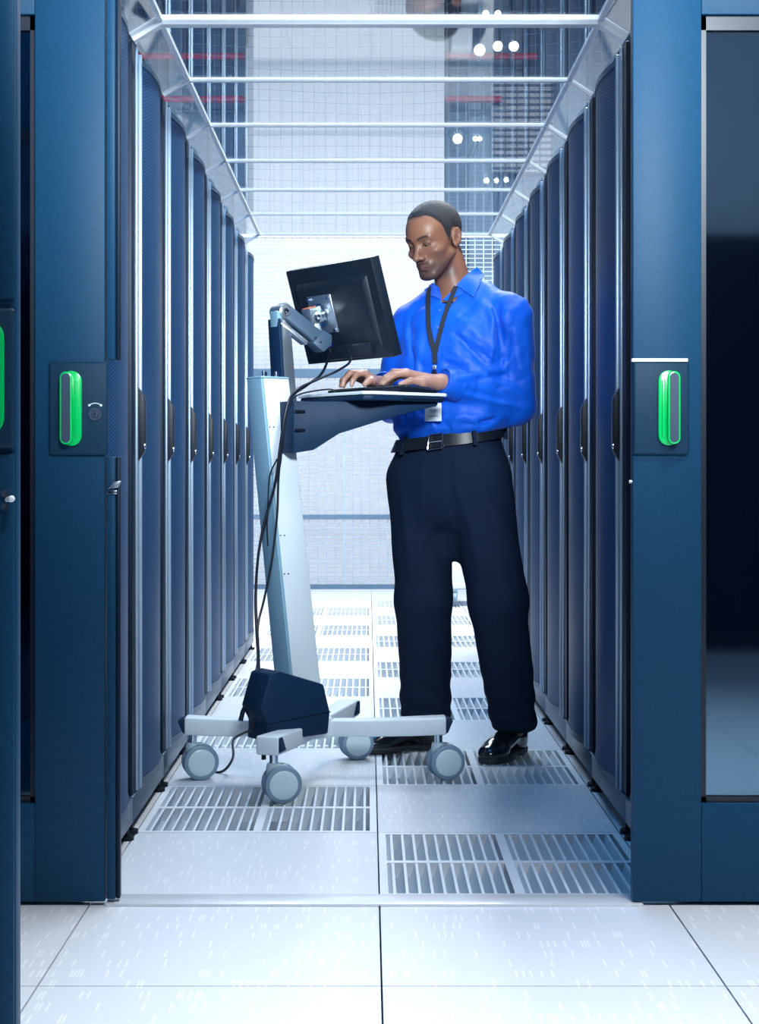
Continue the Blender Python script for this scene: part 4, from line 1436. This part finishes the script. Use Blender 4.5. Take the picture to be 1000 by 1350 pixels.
def sd_shirt(P):
    d = shirt_sdf(P)
    d = smax(d, -((P - BELTC) @ bn_ - 0.004), 0.010)
    # cuffs end the sleeves, neck opening cut out
    axL = (wrL - elL) / np.linalg.norm(wrL - elL)
    nearL = np.linalg.norm(P - wrL, axis=1) < 0.11
    d = np.where(nearL, np.maximum(d, (P - wrL) @ axL), d)
    axR = (wrR - elR) / np.linalg.norm(wrR - elR)
    nearR = np.linalg.norm(P - wrR, axis=1) < 0.10
    d = np.where(nearR, np.maximum(d, (P - wrR) @ axR), d)
    nk = sd_seg(P, neckB + FW * 0.004 + V(0, 0, -0.015), neckB + V(-0.03, -0.02, 0.20), 0.058, 0.075)
    vee = sd_seg(P, neckB + FW * 0.045 + V(0, 0, 0.02), neckB + FW * 0.105 + V(0, 0, -0.034), 0.046, 0.012)
    d = smax(d, -np.minimum(nk, vee), 0.006)
    return d


# ---------------------------------------------------------------- trousers
TZS = [0.74, 0.82, 0.90, 0.97, 1.02, 1.06]
TCX = [0.262] * 6
TCY = [5.118, 5.118, 5.12, 5.122, 5.124, 5.126]
TA = [0.165, 0.184, 0.188, 0.176, 0.160, 0.158]
TB = [0.110, 0.128, 0.136, 0.132, 0.122, 0.118]
hpR, knR, anR = V(0.166, 5.150, 0.88), V(0.178, 5.135, 0.50), V(0.190, 5.225, 0.085)
hpL, knL, anL = V(0.350, 5.085, 0.88), V(0.408, 5.030, 0.50), V(0.470, 5.110, 0.060)
TF = []


def trouser_base(P):
    pel = stack(P, TZS, TCX, TCY, TA, TB, LT, FW, 2.2)
    pel = smax(pel, 0.735 - P[:, 2], 0.05)
    r = smin(sd_seg(P, hpR, knR, 0.103, 0.090), sd_seg(P, knR, anR, 0.088, 0.082), 0.03)
    l = smin(sd_seg(P, hpL, knL, 0.103, 0.092), sd_seg(P, knL, anL, 0.090, 0.073), 0.03)
    legs = smin(smin(r, l, 0.012), sd_seg(P, V(0.268, 5.10, 0.80), V(0.280, 5.085, 0.655), 0.075, 0.030), 0.03)
    return smin(pel, legs, 0.035)


def sd_trouser(P):
    d = trouser_base(P)
    near = np.abs(d) < 0.03
    Q = P[near]; dd = d[near]
    for (a, b, w, amp) in TF:
        L = sd_seg(Q, a, b, 0, 0)
        dd = dd - amp * np.exp(-(L / w) ** 2)
    low = np.clip((0.36 - Q[:, 2]) / 0.3, 0, 1)
    dd = dd - low * 0.0045 * np.sin(Q[:, 2] * 85 + Q[:, 0] * 40 + 2 * np.sin(Q[:, 0] * 25))
    dd = dd - 0.0016 * np.sin(Q[:, 2] * 30 + Q[:, 0] * 45 + Q[:, 1] * 30)
    d[near] = dd
    d = smax(d, (P - BELTC) @ bn_ - 0.022, 0.008)
    zc = np.where(P[:, 0] > 0.315, 0.088 + 0.10 * (P[:, 1] - 5.10), 0.110 + 0.10 * (P[:, 1] - 5.21))
    return smax(d, zc - P[:, 2], 0.010)


for (p0, p1, w, amp) in [((601, 640), (622, 705), 0.010, 0.008), ((626, 612), (640, 650), 0.008, 0.005), ((592, 600), (600, 690), 0.010, -0.005),
                         ((528, 640), (540, 760), 0.014, 0.005), ((556, 620), (552, 760), 0.010, 0.004), ((625, 720), (660, 860), 0.012, 0.006),
                         ((575, 690), (545, 730), 0.014, 0.005), ((530, 905), (585, 925), 0.010, 0.006), ((530, 928), (588, 912), 0.008, -0.006),
                         ((665, 915), (700, 935), 0.010, 0.006), ((660, 940), (702, 925), 0.008, -0.006), ((550, 780), (585, 800), 0.012, 0.004)]:
    a, _ = hit(*p0, trouser_base); b, _ = hit(*p1, trouser_base)
    TF.append((a, b, w, amp))


# ---------------------------------------------------------------- shoes
def make_shoe(parent, toe, heel, tag_):
    toe = np.array(toe, float); heel = np.array(heel, float)
    fx = toe - heel
    Ls = np.linalg.norm(fx); fx = fx / Ls
    sx = V(fx[1], -fx[0], 0)
    R = np.stack([fx, sx, V(0, 0, 1)], 1)

    def loc(P): return (P - heel) @ R

    def upper(P):
        q = loc(P)
        d = sd_ell(q, V(Ls - 0.062, 0, 0.030), (0.062, 0.046, 0.033))
        d = smin(d, sd_seg(q, V(Ls - 0.085, 0, 0.040), V(0.085, 0, 0.070), 0.038, 0.036), 0.02)
        d = smin(d, sd_ell(q, V(0.052, 0, 0.042), (0.052, 0.037, 0.044)), 0.02)
        d = smin(d, sd_seg(q, V(0.060, 0, 0.075), V(0.058, 0, 0.108), 0.040, 0.038), 0.02)
        d = smin(d, sd_seg(q, V(Ls - 0.10, -0.02, 0.063), V(Ls - 0.10, 0.02, 0.063), 0.010, 0.010), 0.01)
        d = smax(d, 0.014 - q[:, 2], 0.004)
        return smax(d, q[:, 2] - 0.112, 0.004)

    def sole(P):
        q = loc(P)
        t = np.clip(q[:, 0] / Ls, 0, 1)
        hw = np.interp(t, [0, 0.08, 0.2, 0.42, 0.68, 0.85, 0.95, 1], [0.018, 0.031, 0.036, 0.035, 0.049, 0.045, 0.030, 0.012])
        d2 = np.maximum(np.abs(q[:, 1]) - hw, np.maximum(-q[:, 0], q[:, 0] - Ls)) * 0.8
        arch = np.where((q[:, 0] > 0.085) & (q[:, 0] < 0.15), 0.006, 0.0015)
        return smax(smax(d2, q[:, 2] - 0.022, 0.004), arch - q[:, 2], 0.003)
    c = (toe + heel) / 2
    lo = np.minimum(toe, heel) - 0.07; hi = np.maximum(toe, heel) + 0.07
    lo[2], hi[2] = -0.008, 0.125
    sh = mesh_from('shoe', [surface_nets(upper, lo, hi, 0.0035)], 'shoe', parent)
    mesh_from('sole', [surface_nets(sole, lo, hi, 0.0035)], 'sole', sh)
    return sh


# ---------------------------------------------------------------- build him
pz = V(0.30, 5.13, 0.0)


def core(P):     # trunk and limbs under the clothes, continuous with neck and hands
    d = stack(P, SZS, SCX, SCY, [a - 0.028 for a in SA], [b - 0.026 for b in SB], LT, FW)
    d = smax(d, 0.90 - P[:, 2], 0.03)
    d = smin(d, sd_seg(P, neckB + V(0, 0, -0.03), shL + V(-0.03, 0, -0.01), 0.035, 0.040), 0.03)
    d = smin(d, sd_seg(P, neckB + V(0, 0, -0.03), shR + V(0.03, 0, -0.01), 0.035, 0.040), 0.03)
    for a, b, c, in ((shL, elL, wrL), (shR, elR, wrR)):
        d = smin(d, sd_seg(P, a, b, 0.045, 0.036), 0.02)
        d = smin(d, sd_seg(P, b, c, 0.036, 0.024), 0.02)
    for a, b, c, in ((hpL, knL, anL), (hpR, knR, anR)):
        d = smin(d, sd_seg(P, a, b, 0.075, 0.050), 0.03)
        d = smin(d, sd_seg(P, b, c + V(0, 0, 0.03), 0.048, 0.034), 0.02)
    return smax(d, P[:, 2] - 1.49, 0.01)


def bbox(pts, m):
    A = np.array(pts)
    return A.min(0) - m, A.max(0) + m


parts = []
cols = []
hlo, hhi = H2W((0, 0, 0)) - V(0.135, 0.145, 0.205), H2W((0, 0, 0)) + V(0.19, 0.16, 0.15)
parts.append(surface_nets(lambda P: smax(sd_skin_head(P), 1.40 - P[:, 2], 0.01), hlo, hhi, 0.0026)); cols.append(skin_colours)
l_, h_ = bbox([Lw, wrL + (elL - wrL) * 0.3] + Lk + Lt + sum(Lf, []), 0.035)
parts.append(surface_nets(lambda P: hand_sdf(P, Lw, Lk, Lf, Lt, UPL, wrL + (elL - wrL) * 0.25), l_, h_, 0.0022)); cols.append(hand_colour([f[-1] for f in Lf] + [Lt[-1]]))
l_, h_ = bbox([Rw, wrR + (elR - wrR) * 0.3] + Rk + Rt + sum(Rf, []), 0.035)
parts.append(surface_nets(lambda P: hand_sdf(P, Rw, Rk, Rf, Rt, UPN, wrR + (elR - wrR) * 0.25), l_, h_, 0.0022)); cols.append(hand_colour([f[-1] for f in Rf] + [Rt[-1]]))
parts.append(surface_nets(core, (-0.02, 4.85, 0.03), (0.58, 5.40, 1.52), 0.012)); cols.append(lambda v: np.tile(np.array((0.2, 0.09, 0.06)), (len(v), 1)))
person = mesh_from('person', parts, 'skin', None, cols)
tag(person, 'man in blue shirt and black trousers typing at the standing cart', 'person')


def hair_sdf(P):
    q = head_local(P)
    d0 = sd_head_q(q, ears=False)
    line = hair_line(q)
    n = 0.0009 * np.sin(q[:, 0] * 900) * np.sin(q[:, 1] * 870) * np.sin(q[:, 2] * 930)
    d = d0 - 0.0008 - 0.0032 * np.clip((q[:, 2] - line) / 0.022, 0, 1)
    return smax(d + n, line - q[:, 2], 0.002)


mesh_from('hair', [surface_nets(hair_sdf, HO - V(0.125, 0.135, 0.10), HO + V(0.13, 0.14, 0.145), 0.0028)], 'hair', person)
for sd in (-1, 1):       # eyes under half closed lids, looking down
    ec = V(sd * 0.0315, 0.0742, 0.0030)
    def eyef(P, ec=ec): return sd_ell(head_local(P), ec, (0.0140, 0.0138, 0.0098))
    w = H2W(ec)
    ev = surface_nets(eyef, w - 0.018, w + 0.018, 0.0016)
    eo = mesh_from('eye', [ev], 'eye', person)
    ic = V(sd * 0.0315 - 0.001, 0.0785, -0.0010)
    wi = H2W(ic)
    mesh_from('iris', [surface_nets(lambda P, ic=ic: sd_ell(head_local(P), ic, (0.0072, 0.0105, 0.0066)), wi - 0.014, wi + 0.014, 0.0014)], 'iris', eo)

sh_v = surface_nets(sd_shirt, (-0.03, 4.86, 0.93), (0.60, 5.34, 1.60), 0.0050)
shirt = mesh_from('shirt', [sh_v], 'shirt', person)
tr_v = surface_nets(sd_trouser, (0.02, 4.88, 0.06), (0.60, 5.36, 1.09), 0.0075)
trouser = mesh_from('trousers', [tr_v], 'trouser', person)

# belt: band round the waist
def waist_r(ang, zoff, grow):
    d = LT * math.cos(ang) + FW * math.sin(ang)
    c = BELTC + V(0, 0, zoff)
    lo_, hi_ = 0.05, 0.30
    for _ in range(24):
        mid = (lo_ + hi_) / 2
        p = c + d * mid
        p = p - V(0, 0, 1) * (((p - BELTC) @ bn_) / bn_[2]) + V(0, 0, zoff)
        v_ = trouser_base(p[None])[0]
        if v_ < grow: lo_ = mid
        else: hi_ = mid
    return p


def band(name, a0, a1, z0, z1, g0, g1, material, parent, n=60):
    vs, fs = [], []
    for i in range(n + 1):
        a = a0 + (a1 - a0) * i / n
        for (z, g) in ((z0, g1), (z1, g1), (z1, g0), (z0, g0)):
            vs.append(Vector(waist_r(a, z, g)))
    for i in range(n):
        for c in range(4):
            a, b = i * 4 + c, i * 4 + (c + 1) % 4
            fs.append((a, b, b + 4, a + 4))
    fs += [(3, 2, 1, 0), (n * 4, n * 4 + 1, n * 4 + 2, n * 4 + 3)]
    return finish(name, vs, fs, material, parent, smooth=50)


belt = band('belt', 0.0, 2 * math.pi, -0.022, 0.017, -0.006, 0.010, 'belt', person, 72)
FA = math.pi / 2
band('belt_tail', FA + 0.08, FA + 0.98, -0.020, 0.016, 0.011, 0.016, 'belt', belt, 20)
for a in (FA - 0.85, FA + 0.75, FA - 1.9):
    band('belt_loop', a - 0.028, a + 0.028, -0.030, 0.026, 0.010, 0.0185, 'trouser', trouser, 4)
# buckle frame
def bk(a, z, g): return Vector(waist_r(a, z, g))
bl = [bk(FA + 0.12, -0.025, 0.018), bk(FA - 0.20, -0.025, 0.018), bk(FA - 0.20, 0.021, 0.018), bk(FA + 0.12, 0.021, 0.018)]
MB().tube(bl + [bl[0]], 0.0028, 8).build('buckle', 'chrome', belt)
MB().tube([bk(FA - 0.20, -0.002, 0.0185), bk(FA + 0.08, -0.002, 0.0205)], 0.0022, 8).build('buckle_pin', 'chrome', belt)

make_shoe(person, (0.362, 4.945, 0), (0.500, 5.205, 0), 'L')
make_shoe(person, (-0.032, 5.145, 0), (0.232, 5.250, 0), 'R')
for c, z1 in ((anL + V(0.005, 0.03, 0), 0.14), (anR + V(0.0, 0.018, 0), 0.16)):
    MB().cyl(Vector((c[0], c[1], 0.09)), Vector((c[0], c[1], z1)), 0.036, 0.040, seg=20).build('sock', 'sock', person)


# surface strips: collar flaps, placket, lanyard
def strip(name, path, w, th, lift, sdf, material, parent, n=6):
    """a flat band lying on a surface along picture points"""
    pts = catmull([Vector((a, b, 0)) for a, b in path], n)
    C, N = [], []
    for p in pts:
        q, g = hit(p.x, p.y, sdf, lift)
        C.append(Vector(q)); N.append(Vector(g))
    C2 = [(C[max(i - 1, 0)] + C[i] * 2 + C[min(i + 1, len(C) - 1)]) / 4 for i in range(len(C))]
    vs, fs = [], []
    for i in range(len(C2)):
        d = (C2[min(i + 1, len(C2) - 1)] - C2[max(i - 1, 0)]).normalized()
        s_ = d.cross(N[i]).normalized()
        for a, b in ((-1, 0), (1, 0), (1, 1), (-1, 1)):
            vs.append(C2[i] + s_ * (a * w / 2) + N[i] * (b * th))
    m_ = len(C2)
    for i in range(m_ - 1):
        for c in range(4):
            a, b = i * 4 + c, i * 4 + (c + 1) % 4
            fs.append((a, b, b + 4, a + 4))
    fs += [(3, 2, 1, 0), ((m_ - 1) * 4, (m_ - 1) * 4 + 1, (m_ - 1) * 4 + 2, (m_ - 1) * 4 + 3)]
    return finish(name, vs, fs, material, parent, smooth=60)


def patch(name, poly, lift, th, sdf, material, parent, nu=8, nv=8, bend=0.0):
    """quad of four picture corners laid over a surface"""
    a, b, c, d = [Vector((p[0], p[1], 0)) for p in poly]
    top, bot = [], []
    for j in range(nv + 1):
        for i in range(nu + 1):
            u, v = i / nu, j / nv
            p = a.lerp(b, u).lerp(d.lerp(c, u), v)
            q, g = hit(p.x, p.y, sdf, lift)
            top.append(Vector(q)); bot.append(Vector(g))
    ym = sorted(t_.y for t_ in top)[len(top) // 2]
    for t_ in top:
        if abs(t_.y - ym) > 0.06:      # sight line slipped past the form: bring it back
            t_.x, t_.z, t_.y = t_.x / t_.y * ym, HC + (t_.z - HC) / t_.y * ym, ym
    # relax so that the sheet spans hollows
    W = nu + 1
    for _ in range(4):
        new = [t.copy() for t in top]
        for j in range(nv + 1):
            for i in range(W):
                nb = [top[jj * W + ii] for ii, jj in ((i - 1, j), (i + 1, j), (i, j - 1), (i, j + 1)) if 0 <= ii <= nu and 0 <= jj <= nv]
                new[j * W + i].y = 0.5 * top[j * W + i].y + 0.5 * sum(q.y for q in nb) / len(nb)
        top = new
    vs = top + [p + Vector((0.0, th, 0.0)) for p in top]
    fs = []
    K = W * (nv + 1)
    for j in range(nv):
        for i in range(nu):
            q = (j * W + i, j * W + i + 1, (j + 1) * W + i + 1, (j + 1) * W + i)
            fs.append(q); fs.append(tuple(x + K for x in q[::-1]))
    rim = [i for i in range(W)] + [j * W + nu for j in range(1, nv + 1)] + [nv * W + i for i in range(nu - 1, -1, -1)] + [j * W for j in range(nv - 1, 0, -1)]
    for k in range(len(rim)):
        p, q = rim[k], rim[(k + 1) % len(rim)]
        fs.append((p, q, q + K, p + K))
    return finish(name, vs, fs, material, parent, smooth=60)


def neck_and_shirt(P):
    return np.minimum(shirt_base(P), sd_skin_head(P))


def collar_form(P):
    c = sd_seg(P, neckB + V(0, 0, -0.03), neckB + V(0.006, 0.006, 0.080), 0.074, 0.064)
    return smin(shirt_base(P), smax(c, P[:, 2] - 1.572, 0.004), 0.03)


patch('collar', [(602, 378), (625, 353), (636, 368), (625, 394)], 0.011, 0.005, collar_form, 'shirt', shirt)
patch('collar', [(584, 396), (603, 377), (614, 386), (588, 398)], 0.004, 0.003, collar_form, 'shirt', shirt, 6, 4)
patch('collar', [(574, 374), (582, 396), (570, 391), (560, 384)], 0.006, 0.004, collar_form, 'shirt_in', shirt)
# collar stand round the back of the neck
cb = []
vs, fs = [], []
cc = neckB + V(-0.002, -0.004, 0.0)
for i in range(33):
    a = math.radians(-35 + 250 * i / 32)
    dr = LT * math.cos(a) - FW * math.sin(a)
    back = 0.5 + 0.5 * math.sin(a)
    z0, z1 = 0.002, 0.034 + 0.052 * back
    for r_, z in ((0.071, z0), (0.066, z1), (0.062, z1), (0.067, z0)):
        vs.append(Vector(cc + dr * r_ + V(0, 0, z)))
for i in range(32):
    for c in range(4):
        a, b = i * 4 + c, i * 4 + (c + 1) % 4
        fs.append((a, b, b + 4, a + 4))
fs += [(3, 2, 1, 0), (128, 129, 130, 131)]
finish('collar_stand', vs, fs, 'shirt', shirt, smooth=60)

strip('placket', [(582, 400), (578, 425), (575, 455), (574, 490), (577, 530), (581, 566)], 0.028, 0.002, 0.0008, shirt_sdf, 'shirt', shirt)
for (px, py) in ((580, 410), (577, 432), (575, 472)):
    q, g = hit(px, py, shirt_sdf, 0.003)
    MB().lathe(Vector(q), Vector(g), [(0, 0.0052), (0.0015, 0.0052), (0.002, 0.0042), (0.0016, 0.0012)], 14).build('button', 'button', shirt)
q, g = hit(596, 504, shirt_sdf, 0.0005)
MB().lathe(Vector(q), Vector(g), [(0, 0.0055), (0.0018, 0.0055), (0.0025, 0.0045), (0.0018, 0.0012)], 14).build('cuff_button', 'chrome', shirt)
# cuffs
for (w_, e_, r0) in ((wrL, elL, 0.0455), (wrR, elR, 0.0415)):
    ax_ = (w_ - e_) / np.linalg.norm(w_ - e_)
    c0 = w_ - ax_ * 0.052
    c1 = w_ + ax_ * 0.004
    MB().lathe(Vector(c0), Vector(ax_), [(0, r0 - 0.004), (0.0, r0 + 0.006), (0.012, r0 + 0.004), (0.050, r0 - 0.002), (0.056, r0 - 0.005), (0.054, r0 - 0.009), (0.02, r0 - 0.009)], 30).build('cuff', 'shirt', shirt, smooth=60)

# lanyard with badge
lan = thing('lanyard_badge', Vector(hit(574, 545, shirt_base, 0.01)[0]), 'black lanyard round the neck with clip and white card badge', 'lanyard')
strip('strap', [(571, 370), (566, 388), (565, 410), (566, 432), (570, 452), (574, 466)], 0.0165, 0.0018, 0.006, neck_and_shirt, 'lanyard', lan)
strip('strap', [(602, 378), (596, 394), (589, 412), (583, 432), (578, 452), (574, 468)], 0.0150, 0.0018, 0.0085, neck_and_shirt, 'lanyard', lan)
strip('strap', [(574, 462), (575, 472), (575, 480)], 0.0165, 0.003, 0.011, neck_and_shirt, 'lanyard', lan)
q, g = hit(575, 485, shirt_base, 0.016)
MB().obox(Vector(q), Vector(LT), Vector(FW), UP, 0.012, 0.006, 0.014).build('buckle', 'steel', lan, bevel=0.001)
q2, _ = hit(575, 492, shirt_base, 0.016)
MB().obox(Vector(q2), Vector(LT), Vector(FW), UP, 0.018, 0.007, 0.012).build('clip', 'black', lan, bevel=0.002)
q3, _ = hit(574, 528, shirt_base, 0.020)
MB().tube([Vector(q2), Vector((q2 + q3) / 2), Vector(q3)], 0.0018, 6).build('cord', 'lanyard', lan)
q4, _ = hit(574, 546, shirt_base, 0.022)
bdg = MB().obox(Vector(q4), Vector(LT), Vector(FW), UP, 0.056, 0.0022, 0.056).build('badge', 'badge', lan, bevel=0.0008)
for dx in (-0.010, 0.008):
    MB().obox(Vector(q4 + FW * 0.0016 + LT * dx + V(0, 0, 0.022)), Vector(LT), Vector(FW), UP, 0.005, 0.0012, 0.010).build('badge_slot', 'black', bdg, smooth=0)
for k_, (zz, ww) in enumerate(((0.006, 0.026), (0.001, 0.020), (-0.012, 0.034))):
    MB().obox(Vector(q4 + FW * 0.0015 + V(0, 0, zz)), Vector(LT), Vector(FW), UP, ww, 0.0006, 0.0022).build('print_line', 'print', bdg, smooth=0)
